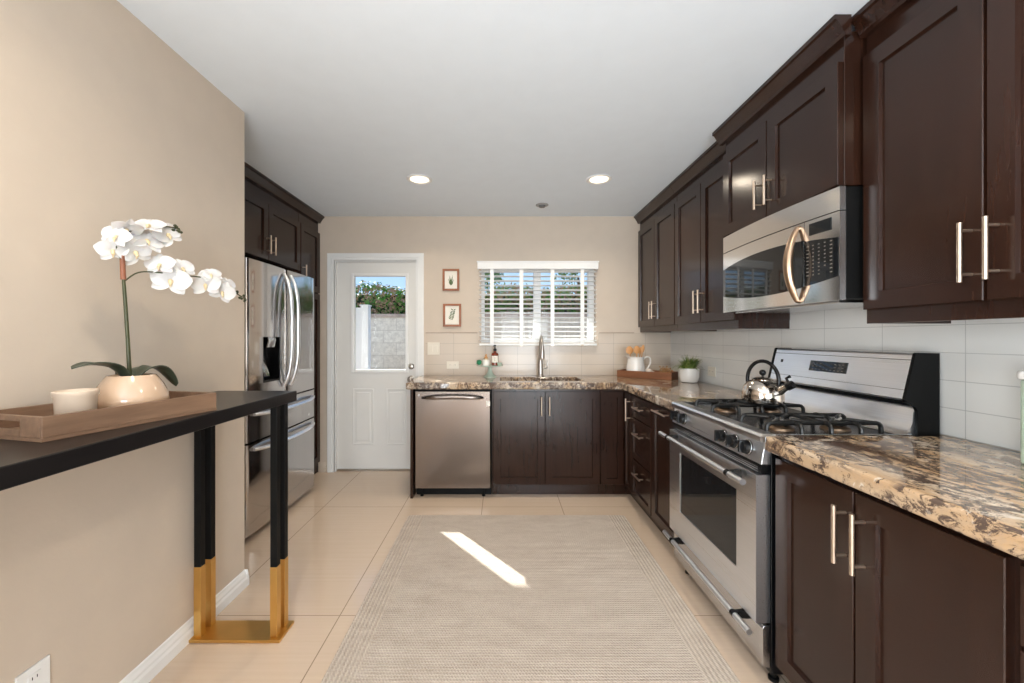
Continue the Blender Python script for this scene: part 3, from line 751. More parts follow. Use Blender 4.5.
for gy0, gy1 in ((1.496, 1.728), (1.890, 2.122)):
    w = MB(); cy_ = (gy0+gy1)/2; X0, X1 = 1.004, 1.436
    for y in (gy0+.035, gy1-.035): arch(w, (X0, y, 0), (X1, y, 0))
    for cxg in (1.11, 1.33):
        arch(w, (cxg, gy0, 0), (cxg, cy_-.026, 0)); arch(w, (cxg, cy_+.026, 0), (cxg, gy1, 0))
        for sx_ in (-1, 1):
            for sy_ in (-1, 1):
                w.tube([(cxg+sx_*.085, cy_+sy_*(cy_-gy0-.035), GZ), (cxg+sx_*.026, cy_+sy_*.024, GZ+.002)], .0072, 8)
    arch(w, (1.22, gy0, 0), (1.22, gy1, 0))
    w.build('grate', M['castiron'], rg)
# backguard
prof = [(1.600, .917), (1.600, 1.222), (1.519, 1.224), (1.513, 1.220), (1.474, 1.052), (1.480, 1.044), (1.512, 1.026), (1.520, 1.010), (1.520, .917)]
for a, b2 in ((RY0_+.001, RY0_+.013), (RY1_-.013, RY1_-.001)): MB().prism(prof, a, b2, 'y').build('backguard_end', M['blackmatte'], rg)
w = MB(); i0, i1 = RY0_+.014, RY1_-.014
w.prism([(1.598, 1.046), (1.598, 1.219), (1.522, 1.221), (1.516, 1.217), (1.4775, 1.054), (1.482, 1.047)], i0, i1, 'y')
bg = w.build('backguard_panel', M['steel_bright'], rg, .003)
w = MB(); w.prism([(1.598, .9175), (1.598, 1.028), (1.526, 1.024), (1.518, 1.012), (1.514, .965), (1.500, .935), (1.480, .9175)], i0, i1, 'y', True)
w.build('lower_backsplash', M['steel_bright'], rg)
w = MB(); w.box((1.53, i0, 1.0285), (1.59, i1, 1.0455)); w.build('vent_slot', M['blackmatte'], rg)
def onback(mb, y0, y1, z0, z1, t):   # thin plate lying on the sloped face
    xs = lambda z: 1.4775+(z-1.054)*(1.516-1.4775)/(1.217-1.054)
    mb.prism([(xs(z0)-t, z0), (xs(z1)-t, z1), (xs(z1)+.001, z1), (xs(z0)+.001, z0)], y0, y1, 'y')
w = MB(); onback(w, 1.752, 1.965, 1.122, 1.170, .0022); dp = w.build('display', M['blackglass'], bg, .001)
w = MB()
for i in range(9):
    for z in (1.130, 1.143, 1.157):
        y = 1.770+.021*i
        if 3 <= i <= 5 and z > 1.135: continue
        onback(w, y, y+.009, z, z+.003, .0028)
w.build('key_mark', M['keymark'], dp)
w = MB(); onback(w, i0, i1, 1.196, 1.198, .0004); onback(w, i0, i1, 1.086, 1.0875, .0004); w.build('seam', M['blackmatte'], bg)
w = MB(); onback(w, 2.155, 2.172, 1.150, 1.165, .002); w.build('logo', M['black'], bg, .004)

# ------------------------------------------------------------ microwave
mw = thing('microwave', 'stainless over-the-range microwave with a bowed vertical handle', 'microwave', (1.43, 1.87, 1.41))
my0, my1 = 1.482, 2.259; mz0, mz1 = 1.418, 1.834
w = MB(); w.box((1.262, my0, mz0+.004), (XR-.010, my1, mz1)); w.build('body', M['blackmatte'], mw, .002)
def bow(y):
    s = (y-(my0+my1)/2)/((my1-my0)/2); return 1.240-.022*(1-s*s)
def bowplate(mb, y0, y1, z0f, z1f, t_out, xb=1.2615, n=20, thin=None):
    A = []
    for i in range(n+1):
        y = y0+(y1-y0)*i/n; xo = bow(y)-t_out
        xi = xb if thin is None else bow(y)-t_out+thin
        z0, z1 = z0f(y), z1f(y)
        A.append([mb.v((xo, y, z0)), mb.v((xo, y, z1)), mb.v((xi, y, z1)), mb.v((xi, y, z0))])
    for a, b2 in zip(A, A[1:]):
        for k in range(4): mb.face([a[k], a[(k+1) % 4], b2[(k+1) % 4], b2[k]], True)
    mb.face(A[0]); mb.face(A[-1])
K = lambda v: (lambda y: v)
DYs = 1.637
w = MB(); bowplate(w, my0, my1, K(1.748), K(mz1), 0); w.build('vent_band', M['steel_micro'], mw)
w = MB(); bowplate(w, DYs+.001, my1, K(mz0), K(1.744), .0); md = w.build('door', M['steel_micro'], mw)
w = MB(); bowplate(w, my0, DYs-.001, K(mz0), K(1.744), .0); mp = w.build('control_fascia', M['steel_micro'], mw)
sm = lambda y: (y-(my0+my1)/2)/((my1-my0)/2)
wt = lambda y: 1.652+.030*(1-sm(y)**2); wbm = lambda y: 1.508-.036*(1-sm(y)**2)
w = MB(); bowplate(w, DYs+.004, my1-.004, wbm, wt, .0025, thin=.002); w.build('door_window', M['blackglass'], md)
w = MB(); bowplate(w, my0+.004, DYs-.004, wbm, lambda y: wt(y)-.004, .0025, thin=.002, n=8); kp = w.build('keypad', M['blackglass'], mp)
w = MB(); bowplate(w, 1.515, 1.612, K(1.684), K(1.730), .002, thin=.0015, n=6); w.build('display', M['blackglass'], mp)
w = MB(); random.seed(3)
for c_, yy in enumerate((1.618, 1.592, 1.566, 1.540, 1.514)):
    for r_ in range(9):
        z = 1.642-.0145*r_
        if z < wbm(yy)+.006 or (c_ == 3 and r_ > 6): continue
        ww = .010 if c_ in (0, 4) else .007
        bowplate(w, yy-ww/2, yy+ww/2, K(z-.002), K(z+.002), .0032, thin=.0005, n=1)
w.build('key_mark', M['keymark'], kp)
w = MB(); pts = []; hy = 1.664
for i in range(19):
    s = -1+2*i/18; pts.append((bow(hy)-.008-.038*(1-s*s), hy, 1.579+.150*s))
w.tube(pts, [.0085+.008*(1-(-1+2*i/18)**2) for i in range(19)], 14, flat=1.15)
for s in (-1, 1): w.tube([(bow(hy)-.010, hy, 1.579+s*.146), (bow(hy)+.001, hy, 1.579+s*.150)], .010, 12)
w.build('handle', simple('bronze_toned_steel', (.42, .29, .20), .30, 1), md)
w = MB(); w.box((1.28, my0+.05, mz0-.006), (1.58, my1-.05, mz0+.004)); w.build('grease_filter', M['steel_y'], mw)
w = MB(); w.lathe([(.0005, 1.2385), (.008, 1.2385), (.008, 1.2365), (.0005, 1.236)], (0, 2.235, 1.440), 16, 'x'); w.build('badge', M['chrome'], md)

# ------------------------------------------------------------ refrigerator
fg = thing('refrigerator', 'tall stainless french-door refrigerator with water dispenser', 'refrigerator', (-1.95, 2.915, 0))
fy0, fym, fy1 = 2.482, 2.930, 3.385; fxf = -1.555
w = MB(); w.box((XA+.03, fy0+.005, .02), (-1.655, fy1-.005, 1.76)); w.build('body', simple('fridge_grey', (.10, .10, .105), .4), fg, .004)
def fplan(y0, y1, xb=-1.648, xf=fxf, r=.022, crown=.010):
    p = [(xb, y0)]
    for k in range(6):
        a = -PI/2+PI/2*k/5; p.append((xf-r+r*math.cos(a), y0+r+r*math.sin(a)))
    for k in range(1, 8):
        s = k/8; p.append((xf+crown*4*s*(1-s), y0+r+(y1-y0-2*r)*s))
    for k in range(6):
        a = PI/2*k/5; p.append((xf-r+r*math.cos(a), y1-r+r*math.sin(a)))
    p.append((xb, y1)); return p
def fdoor(name, y0, y1, z0, z1, mat, crown=.010): return MB().prism(fplan(y0, y1, crown=crown), z0, z1, 'z', True).build(name, mat, fg)
# left door is split round the dispenser recess
dy0_, dy1_, dz0_, dz1_ = 2.640, 2.858, .985, 1.285
w = MB()
pl = fplan(fy0, fym-.003, crown=.006)
w.prism(pl, dz1_, 1.772, 'z', True); w.prism(pl, .862, dz0_, 'z', True)
def clip(pts, lo, hi):
    out = [(x, y) for x, y in pts if lo-1e-6 <= y <= hi+1e-6]; return out
la = clip(pl, 0, dy0_); la.append((la[-1][0], dy0_)); la.append((-1.648, dy0_))
lb = clip(pl, dy1_, 9); lb = [(-1.648, dy1_), (lb[0][0], dy1_)]+lb
w.prism(la, dz0_, dz1_, 'z', True); w.prism(lb, dz0_, dz1_, 'z', True)
ld = w.build('door', M['steel_z'], fg)
w = MB(); w.box((-1.6475, dy0_, dz0_), (-1.6465+.004, dy1_, dz1_)); 
w.box((-1.64, dy0_+.0005, dz0_+.0005), (fxf-.002, dy0_+.006, dz1_)); w.box((-1.64, dy1_-.006, dz0_+.0005), (fxf-.002, dy1_-.0005, dz1_)); w.box((-1.64, dy0_+.006, dz0_+.0005), (fxf-.004, dy1_-.006, dz0_+.012))
dsp = w.build('dispenser_recess', M['black'], ld)
w = MB(); w.prism([(-1.62, 1.284), (-1.552, 1.284), (-1.548, 1.262), (-1.56, 1.215), (-1.60, 1.205)], 2.700, 2.790, 'y'); w.build('dispenser_chute', M['chrome'], dsp, .003)
w = MB(); w.prism([(-1.642, 1.19), (-1.636, 1.20), (-1.585, 1.02), (-1.590, 1.01)], 2.715, 2.775, 'y'); w.build('dispenser_paddle', M['steel_dark'], dsp)
rd = fdoor('door', fym+.003, fy1, .862, 1.772, M['steel_z'], .006)
for dpar, y in ((ld, fym-.045), (rd, fym+.045)):
    w = MB(); pts = []
    for i in range(21):
        s = -1+2*i/20; pts.append((fxf+.008+.060*(1-s**4*.98), y, 1.335+.400*s))
    w.tube(pts, [.011]*21, 12, flat=1.25); w.build('handle', M['steel_bright'], dpar)
for z0, z1, hz in ((.628, .850, .800), (.052, .616, .580)):
    d_ = fdoor('freezer_drawer', fy0, fy1, z0, z1, M['steel_z'], .008)
    w = MB(); pts = []
    for i in range(21):
        s = -1+2*i/20; pts.append((fxf+.008+.052*(1-s**4*.98), fym+.395*s, hz-.012*(1-s*s)))
    w.tube(pts, [.012]*21, 12, flat=1.3); w.build('handle', M['steel_bright'], d_)
w = MB(); w.lathe([(.0005, fxf+.0005), (.012, fxf+.002), (.012, fxf+.004), (.0005, fxf+.0045)], (0, 3.27, .662), 16, 'x'); w.build('badge', M['chrome'], fg)
w = MB(); w.box((-1.72, fy0+.02, .0), (-1.70, fy1-.02, .05)); w.build('kick_grille', M['blackmatte'], fg)

# ------------------------------------------------------------ console table
ct = thing('console_table', 'tall narrow black console table on paired posts with brass feet', 'table', (-1.128, .88, 0))
TX0, TX1, TY0, TY1, TZ1 = -1.312, -.945, -.12, 1.876, 1.034
w = MB(); w.box((TX0, TY0, TZ1-.046), (TX1, TY1, TZ1)); w.build('tabletop', M['tabletop'], ct, .003)
for ys in (1.705, .02):
    w = MB(); w.box((-1.318, ys-.012, 0.002), (-.926, ys+.108, .014)); w.build('base_plate', M['brass'], ct, .001)
    for x in (-1.296, -.974):
        for y in (ys+.004, ys+.066):
            w = MB(); w.box((x, y, .31), (x+.028, y+.028, TZ1-.046)); lg = w.build('leg', M['blackmatte'], ct, .0012)
            w = MB(); w.box((x-.0008, y-.0008, .014), (x+.0288, y+.0288, .31)); w.build('foot_sleeve', M['brass'], lg, .0012)

# tray on the table, turned a little
ang = math.atan2(.9706, .241)-PI/2
tr = thing('serving_tray', 'long weathered brown wooden tray on the black console table', 'tray', (-1.066, .940, TZ1), ang)
TL, TD, TH = .44, .242, .060
w = MB(); w.box((-TD, 0, .001), (0, TL, .010)); w.build('tray_base', M['traywood'], tr, local=True)
w = MB(); w.box((-.010, 0, .010), (0, TL, TH)); w.box((-TD, 0, .010), (-TD+.010, TL, TH)); w.box((-TD+.010, TL-.010, .010), (-.010, TL, TH))
a0, a1 = -TD/2-.045, -TD/2+.045
w.box((-TD+.010, 0, .010), (a0, .010, TH)); w.box((a1, 0, .010), (-.010, .010, TH)); w.box((a0, 0, .010), (a1, .010, .026)); w.box((a0, 0, .046), (a1, .010, TH))
w.build('tray_side', M['traywood'], tr, .0015, local=True)

GROUPS = {'base_cabinet': 'dark wood base cabinets', 'wall_cabinet': 'dark wood wall cabinets', 'worktop': 'granite worktops', 'framed_picture': 'framed botanical prints', 'wall_outlet': 'wall outlets', 'recessed_light': 'recessed ceiling lights', 'tree': 'trees beyond the hedge', 'serving_tray': 'wooden serving trays'}
cu = thing('candle_cup', 'small frosted cup candle beside the orchid pot in the long tray', 'candle', (-1.125, 1.072, TZ1+.011))
MB().lathe([(.001, 0), (.036, 0), (.038, .003), (.0415, .078), (.0445, .082), (.0450, .093), (.042, .095), (.039, .090), (.036, .072), (.001, .072)], (0, 0, 0), 32).build('cup', M['frost'], cu, local=True)
MB().lathe([(.001, .0722), (.035, .0722), (.035, .075), (.001, .075)], (0, 0, 0), 24).build('wax', M['paper'], cu, local=True)

orc = thing('potted_orchid', 'white orchid with two flower sprays in a squat cream pot', 'plant', (-1.127, 1.236, TZ1+.011))
ox, oy, oz = -1.127, 1.236, TZ1+.011
w = MB(); w.lathe([(.001, 0), (.055, 0), (.074, .010), (.088, .030), (.091, .044), (.088, .062), (.077, .090), (.062, .114), (.057, .121), (.052, .120), (.053, .110), (.066, .090), (.001, .088)], (ox, oy, oz), 40); w.build('pot', M['potclay'], orc)
MB().lathe([(.001, oz+.0885), (.064, oz+.0885), (.048, oz+.102), (.001, oz+.106)], (ox, oy, 0), 20).build('moss', M['soil'], orc)
stx = -1.139
w = MB(); w.tube([(ox-.003, oy-.002, oz+.095), (stx+.003, 1.232, 1.28), (stx-.003, 1.230, 1.40), (stx-.006, 1.228, 1.462)], [.0058, .005, .0048, .0045]); w.build('stem', M['stem'], orc)
w = MB(); w.tube([(stx-.006, 1.228, 1.455), (stx-.008, 1.226, 1.535)], [.0072, .0065]); w.build('stake', M['stake'], orc)
def leaf(path, width, name, mat, parent, thick=.003, droop=.25, side=(1, 0, 0)):
    mb = MB(); n = len(path); top = []; bot = []
    P3 = [Vector(p) for p in path]
    # resample with a Catmull curve
    pts = []
    for i in range(n-1):
        p0, p1, p2, p3 = P3[max(i-1, 0)], P3[i], P3[i+1], P3[min(i+2, n-1)]
        for k in range(5):
            t = k/5; pts.append(.5*((2*p1)+(p2-p0)*t+(2*p0-5*p1+4*p2-p3)*t*t+(-p0+3*p1-3*p2+p3)*t**3))
    pts.append(P3[-1]); m_ = len(pts)
    for i, p in enumerate(pts):
        s = i/(m_-1); wd = width*(math.sin(PI*min(1, .12+s*.88))**.6)*.5+.0008
        t = (pts[min(i+1, m_-1)]-pts[max(i-1, 0)]).normalized()
        sd = t.cross(Vector((0, 0, 1)))
        if sd.length < .05: sd = Vector(side)
        sd.normalize(); nn = sd.cross(t).normalized()
        row = []
        for u in (-1, -.5, 0, .5, 1): row.append(p+sd*(u*wd)+nn*(abs(u)*wd*droop))
        top.append([mb.v(tuple(q+nn*thick*.5)) for q in row]); bot.append([mb.v(tuple(q-nn*thick*.5)) for q in row])
    for A, fl in ((top, 0), (bot, 1)):
        for a, b2 in zip(A, A[1:]):
            for k in range(4): mb.face([a[k], a[k+1], b2[k+1], b2[k]], True)
    for a, b2, c_, d_ in zip(top, top[1:], bot, bot[1:]):
        mb.face([a[0], b2[0], d_[0], c_[0]], True); mb.face([a[4], b2[4], d_[4], c_[4]], True)
    mb.face(top[0]+bot[0][::-1]); mb.face(top[-1]+bot[-1][::-1])
    if name is None: return mb
    return mb.build(name, mat, parent)
leaf([(ox, oy-.01, oz+.098), (ox-.01, oy-.045, oz+.142), (ox-.02, oy-.10, oz+.158), (ox-.03, oy-.145, oz+.150)], .060, 'leaf', M['leaf'], orc)
leaf([(ox, oy+.01, oz+.098), (ox+.015, oy+.04, oz+.136), (ox+.022, oy+.085, oz+.125), (ox+.028, oy+.135, oz+.070)], .062, 'leaf', M['leaf'], orc)
leaf([(ox, oy+.01, oz+.098), (ox-.03, oy+.03, oz+.130), (ox-.07, oy+.055, oz+.130), (ox-.105, oy+.07, oz+.10)], .050, 'leaf', M['leaf'], orc)
# flower sprays
def cr(path, k_=6):
    P3 = [Vector(p) for p in path]; n = len(P3); out = []
    for i in range(n-1):
        p0, p1, p2, p3 = P3[max(i-1, 0)], P3[i], P3[i+1], P3[min(i+2, n-1)]
        for k in range(k_):
            t = k/k_; out.append(.5*((2*p1)+(p2-p0)*t+(2*p0-5*p1+4*p2-p3)*t*t+(-p0+3*p1-3*p2+p3)*t**3))
    out.append(P3[-1]); return [tuple(p) for p in out]
sprA = cr([(stx-.006, 1.228, 1.50), (stx-.012, 1.212, 1.550), (stx-.006, 1.222, 1.590), (stx+.010, 1.275, 1.622), (stx+.03, 1.335, 1.645), (stx+.045, 1.378, 1.650)])
sprB = cr([(stx-.006, 1.228, 1.448), (stx+.006, 1.26, 1.480), (stx+.02, 1.30, 1.490), (stx+.045, 1.38, 1.492), (stx+.07, 1.47, 1.495), (stx+.085, 1.54, 1.475), (stx+.10, 1.60, 1.450), (stx+.105, 1.635, 1.438)])
MB().tube(sprA, .0022, 8).build('flower_spike', M['stem'], orc)
MB().tube(sprB, .0022, 8).build('flower_spike', M['stem'], orc)
def flower(c_, facing, size, roll=0):
    z = Vector(facing).normalized(); a = Vector((0, 0, 1)); u = (a-z*a.dot(z)).normalized(); v_ = z.cross(u)
    mb = MB(); c_ = Vector(c_)
    def petal(ang, ln, wd, cup):
        d = u*math.cos(ang)+v_*math.sin(ang); sdv = z.cross(d); rows = []; rows2 = []
        for i in range(7):
            s = i/6; ww = wd*math.sin(PI*(.10+.88*s))**.7; r = []
            for k in (-1, -.5, 0, .5, 1):
                r.append(c_+d*(ln*s)+sdv*(ww*k*.5)+z*(cup*ln*math.sin(PI*s*.8)+.06*ln*k*k-.10*ln*s*s))
            rows.append([mb.v(tuple(q+z*.0005)) for q in r]); rows2.append([mb.v(tuple(q-z*.0005)) for q in r])
        for R_ in (rows, rows2):
            for p, q in zip(R_, R_[1:]):
                for k in range(4): mb.face([p[k], p[k+1], q[k+1], q[k]], True)
        for p, q, p2, q2 in zip(rows, rows[1:], rows2, rows2[1:]):
            mb.face([p[0], q[0], q2[0], p2[0]]); mb.face([p[4], q[4], q2[4], p2[4]])
    for a_ in (0, 2.25, -2.25): petal(a_+roll, size*.58, size*.42, .10)
    for a_ in (1.25, -1.25): petal(a_+roll, size*.62, size*.70, .14)
    o = mb.build('flower', M['petal'], orc)
    mb = MB(); mb.sphere(tuple(c_+z*.006-u*.003), size*.075, 10, 6, (1, 1, 1.3))
    mb.tube([tuple(c_+z*.004-u*.002), tuple(c_+z*.014-u*.012), tuple(c_+z*.010-u*.022)], [.004, .0045, .001], 8); mb.build('lip', M['petal_lip'], o)
for c_, fdir, sz, rl in (
    ((stx-.020, 1.208, 1.540), (.8, -.6, -.1), .066, .2), ((stx-.012, 1.212, 1.582), (.4, -.9, .2), .062, -.3), ((stx+.004, 1.255, 1.545), (1, -.3, -.2), .082, .5),
    ((stx+.012, 1.285, 1.585), (.9, -.4, .5), .082, -.2), ((stx+.020, 1.290, 1.632), (.3, -.7, .7), .072, .1), ((stx+.030, 1.345, 1.620), (.9, -.3, .3), .080, .6), ((stx-.002, 1.235, 1.612), (.6, -.3, -.8), .066, 0),
    ((stx+.030, 1.318, 1.515), (.4, -.9, .3), .070, .1), ((stx+.042, 1.345, 1.468), (.6, -.8, 0), .094, -.2), ((stx+.058, 1.372, 1.512), (.8, -.5, .4), .066, .3),
    ((stx+.072, 1.462, 1.470), (.6, -.8, 0), .080, .1), ((stx+.080, 1.478, 1.505), (.5, -.6, .6), .062, .4), ((stx+.092, 1.520, 1.450), (.7, -.7, -.1), .074, -.4), ((stx+.095, 1.545, 1.478), (.9, -.3, .3), .056, .2)):
    flower(c_, fdir, sz, rl)
random.seed(5)
for p_ in (sprA[-1], sprA[-3], sprB[-1], sprB[-3], sprB[-5], sprB[-7]):
    mb = MB()
    for k in range(2 if p_ in sprB else 3):
        q = Vector(p_)+Vector((random.uniform(-.006, .006), random.uniform(-.01, .01), random.choice((-1, 1))*random.uniform(.005, .012)))
        mb.tube([p_, tuple(q)], .0012, 6); mb.sphere(tuple(q), .0048, 10, 6, (1, 1.3, 1))
    mb.build('bud', M['stem'], orc)

# ------------------------------------------------------------ rug
w = MB(); 
def rrect(x0, x1, y0, y1, r, n=6):
    out = []
    for cx, cy, a0 in ((x1-r, y1-r, 0), (x0+r, y1-r, PI/2), (x0+r, y0+r, PI), (x1-r, y0+r, 1.5*PI)):
        for k in range(n+1):
            t = a0+PI/2*k/n; out.append((cx+r*math.cos(t), cy+r*math.sin(t)))
    return out
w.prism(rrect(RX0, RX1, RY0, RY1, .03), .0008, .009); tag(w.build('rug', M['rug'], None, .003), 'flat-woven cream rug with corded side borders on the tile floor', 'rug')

# ------------------------------------------------------------ venetian blind
bl = thing('venetian_blind', 'white wooden venetian blind hung over the window above the sink', 'blind', (.355, YB-.04, 1.2))
bx0, bx1 = -.205, .902
w = MB(); w.box((-.222, YB-.075, 1.925), (.914, YB-.062, 1.998)); w.box((-.222, YB-.062, 1.925), (-.214, YB-.001, 1.998)); w.box((.906, YB-.062, 1.925), (.914, YB-.001, 1.998)); w.box((-.228, YB-.080, 1.988), (.920, YB-.062, 2.000))
w.build('valance', M['blind'], bl, .002)
w = MB(); n_ = 16
for i in range(n_):
    z = 1.905-(1.905-1.255)*i/(n_-1)
    w.prism([(YB-.060, z+.0045), (YB-.035, z+.0025), (YB-.010, z-.0035), (YB-.010, z-.0065), (YB-.035, z-.0005), (YB-.060, z+.0015)], bx0, bx1, 'x')
w.build('slat', M['blind'], bl)
MB().box((bx0, YB-.060, 1.207), (bx1, YB-.012, 1.226)).build('bottom_rail', M['blind'], bl, .003)
for x in (-.085, .192, .484, .765):
    w = MB(); w.box((x-.018, YB-.0625, 1.226), (x+.018, YB-.0615, 1.925)); w.build('ladder_tape', M['blind'], bl)
for x in (.192, .484, .765):
    w = MB(); w.box((x-.012, YB-.064, 1.204), (x+.012, YB-.060, 1.215)); w.build('tape_clip', M['pull'], bl)
w = MB(); w.tube([(.885, YB-.066, 1.925), (.886, YB-.068, 1.50)], .0014, 6); w.lathe([(.001, 1.50), (.006, 1.495), (.007, 1.475), (.003, 1.465)], (.886, YB-.068, 0), 10); w.build('pull_cord', M['pull'], bl)

# ------------------------------------------------------------ pictures
def picture(label, x0, x1, z0, z1, seed):
    p = thing('framed_picture', label, 'picture', ((x0+x1)/2, YB-.01, z0), 0, None)
    w = MB(); fw = .020; y0, y1 = YB-.022, YB-.002
    w.box((x0, y0, z0), (x0+fw, y1, z1)); w.box((x1-fw, y0, z0), (x1, y1, z1)); w.box((x0+fw, y0, z0), (x1-fw, y1, z0+fw)); w.box((x0+fw, y0, z1-fw), (x1-fw, y1, z1))
    w.build('frame', M['pictureframe'], p, .002)
    w = MB(); w.box((x0+fw, YB-.010, z0+fw), (x1-fw, YB-.006, z1-fw)); mt = w.build('print', M['paper'], p)
    random.seed(seed); w = MB(); cx = (x0+x1)/2; zb_ = z0+fw+.03; yy = YB-.0105
    def blade(a, b, wd):
        a = Vector(a); b = Vector(b); d = (b-a); nrm_ = Vector((-d.y, d.x)).normalized()*wd; mid = a.lerp(b, .5)
        vs = [a, mid+nrm_, b, mid-nrm_]
        w.prism([(q.x, q.y) for q in vs], yy, yy+.0004, 'y')
    hh = z1-z0-2*fw-.06
    if seed == 1:
        for a, l in ((-.45, .7), (-.2, .95), (.0, .85), (.22, 1.0), (.5, .65), (-.65, .4), (.7, .4)):
            blade((cx, zb_), (cx+math.sin(a)*hh*l*.8, zb_+math.cos(a)*hh*l), .0045)
    else:
        blade((cx-.012, zb_), (cx+.015, zb_+hh), .0015)
        for i in range(7):
            s = .15+.12*i; q = Vector((cx-.012+.027*s, zb_+hh*s))
            for sg in (-1, 1):
                blade((q.x, q.y), (q.x+sg*(.020+.008*random.random()), q.y+.010+.012*random.random()), .006)
    w.build('botanical_drawing', M['sprig'], mt)
picture('small wood-framed botanical print, the upper of the two by the door', -.556, -.398, 1.728, 1.936, 1)
picture('small wood-framed botanical print, the lower of the two by the door', -.552, -.380, 1.386, 1.604, 2)

# ------------------------------------------------------------ switches and outlets
def plate(kind, label, P, u0, u1, z0, z1, ins, horiz=False, mat=None):
    mt_ = mat or M['plastic']
    uc, zc = (u0+u1)/2, (z0+z1)/2
    t = thing(kind, label, 'switch' if 'switch' in kind else 'outlet', P(uc, z0, 0))
    def bxp(a0, a1, b0, b1, d0, d1):
        mb = MB(); p, q = P(a0, b0, d0), P(a1, b1, d1); mb.box(tuple(min(i, j) for i, j in zip(p, q)), tuple(max(i, j) for i, j in zip(p, q))); return mb
    bxp(u0, u1, z0, z1, .0003, .006).build('cover_plate', mt_, t, .0015)
    for a in ins:
        if 'switch' in kind:
            bxp(a-.016, a+.016, zc-.033, zc+.033, .006, .009).build('rocker', M['plastic'], t, .0012)
        else:
            (a_, b_) = a; f = bxp(a_-.016, a_+.016, b_-.014, b_+.014, .006, .008).build('socket', mt_, t, .003)
            mb = MB()
            for s in (-.006, .006):
                p, q = P(a_+s-.001, b_-.002, .0081), P(a_+s+.001, b_+.006, .0085) if not horiz else P(a_+s+.001, b_+.006, .0085)
                mb.box(tuple(min(i, j) for i, j in zip(p, q)), tuple(max(i, j) for i, j in zip(p, q)))
            mb.build('socket_slot', M['blackmatte'], f)
PBk = lambda u, z, d: (u, YB-.008-d, z)
plate('light_switch', 'double rocker light switch on the tiles beside the door', PBk, -.700, -.585, 1.118, 1.236, (-.666, -.619))
plate('wall_outlet', 'sideways outlet plate on the tiles left of the cake stand', PBk, -.518, -.403, .985, 1.056, ((-.482, 1.020), (-.439, 1.020)), True)
PRt = lambda u, z, d: (XR-.008-d, u, z)
plate('wall_outlet', 'outlet plate on the right wall tiles behind the small potted plant', PRt, 3.045, 3.155, .985, 1.058, ((3.078, 1.021), (3.122, 1.021)), True)
PLw = lambda u, z, d: (XL+d, u, z)
plate('wall_outlet', 'white outlet plate low on the left wall under the table', PLw, 1.100, 1.183, .232, .354, ((1.1415, .266), (1.1415, .320)), mat=M['white'])

# ------------------------------------------------------------ recessed ceiling lights
def downlight(x, y, label, power):
    t = thing('recessed_light', label, 'light', (x, y, H-.012), 0, None)
    MB().lathe([(.066, H-.001), (.092, H-.001), (.092, H-.005), (.084, H-.010), (.070, H-.006), (.066, H-.001)], (x, y, 0), 36).build('trim_ring', M['white'], t)
    MB().lathe([(.001, H-.0015), (.067, H-.0015), (.067, H-.004), (.001, H-.004)], (x, y, 0), 28).build('lens', M['lampglow'], t)
    l = bpy.data.lights.new('downlight', 'AREA'); l.shape = 'DISK'; l.size = .13; l.energy = power; l.color = (1, .86, .68); l.spread = 2.6
    o = bpy.data.objects.new('downlight', l); C.objects.link(o); o.location = (x, y, H-.013)
downlight(-.596, 2.96, 'lit recessed ceiling light on the door side', 8)
downlight(.716, 2.96, 'lit recessed ceiling light on the microwave side', 8)
downlight(-.596, .75, 'recessed ceiling light above the console table, out of view', 8)
downlight(.716, .75, 'recessed ceiling light near the foreground cabinets, out of view', 8)
dt = thing('ceiling_sensor', 'small grey round sensor on the ceiling in front of the window', 'detector', (.358, 3.53, H-.02))
MB().lathe([(.001, H-.001), (.055, H-.001), (.055, H-.006), (.035, H-.010)], (.358, 3.53, 0), 28).build('collar', simple('grey_plastic', (.35, .35, .35), .5), dt)
MB().lathe([(.001, H-.0101), (.030, H-.0101), (.026, H-.022), (.001, H-.024)], (.358, 3.53, 0), 24).build('sensor_head', simple('dark_grey_plastic', (.12, .12, .12), .4), dt)

# ------------------------------------------------------------ kettle
kx, ky, kz = 1.265, 1.958, .9665
kt = thing('kettle', 'shiny steel whistling kettle with black loop handle on the far burner', 'kettle', (kx, ky, kz))
w = MB(); w.lathe([(.001, 0), (.078, 0), (.086, .005), (.089, .018), (.088, .048), (.082, .075), (.066, .099), (.048, .108), (.045, .110), (.001, .110)], (kx, ky, kz), 40); w.build('body', M['steel_dark'], kt)
w = MB(); w.lathe([(.044, .1105), (.045, .113), (.034, .120), (.014, .123), (.001, .124)], (kx, ky, kz), 28); ldk = w.build('lid', M['steel_dark'], kt)
w = MB(); w.lathe([(.005, .123), (.005, .132)], (kx, ky, kz), 12); w.sphere((kx, ky, kz+.144), .015, 16, 10); w.build('lid_knob', M['black'], ldk)
dk = Vector((.45, -.893, 0))   # direction of the spout
w = MB(); c0 = Vector((kx, ky, kz))
w.tube([tuple(c0+dk*.070+Vector((0, 0, .060))), tuple(c0+dk*.096+Vector((0, 0, .080))), tuple(c0+dk*.116+Vector((0, 0, .092)))], [.024, .018, .016]); w.build('spout', M['steel_dark'], kt)
w = MB(); w.tube([tuple(c0+dk*.110+Vector((0, 0, .089))), tuple(c0+dk*.134+Vector((0, 0, .101)))], [.0205, .018]); w.tube([tuple(c0+dk*.116+Vector((0, 0, .106))), tuple(c0+dk*.106+Vector((0, 0, .126))), tuple(c0+dk*.122+Vector((0, 0, .136)))], [.006, .006, .007]); w.build('whistle', M['black'], kt)
w = MB(); pts = []
for k in range(25):
    t = math.radians(-18+216*k/24); pts.append(tuple(c0+dk*(math.cos(t)*.074)+Vector((0, 0, .108+math.sin(t)*.092))))
w.tube(pts, .0085, 12); w.build('handle', M['black'], kt)

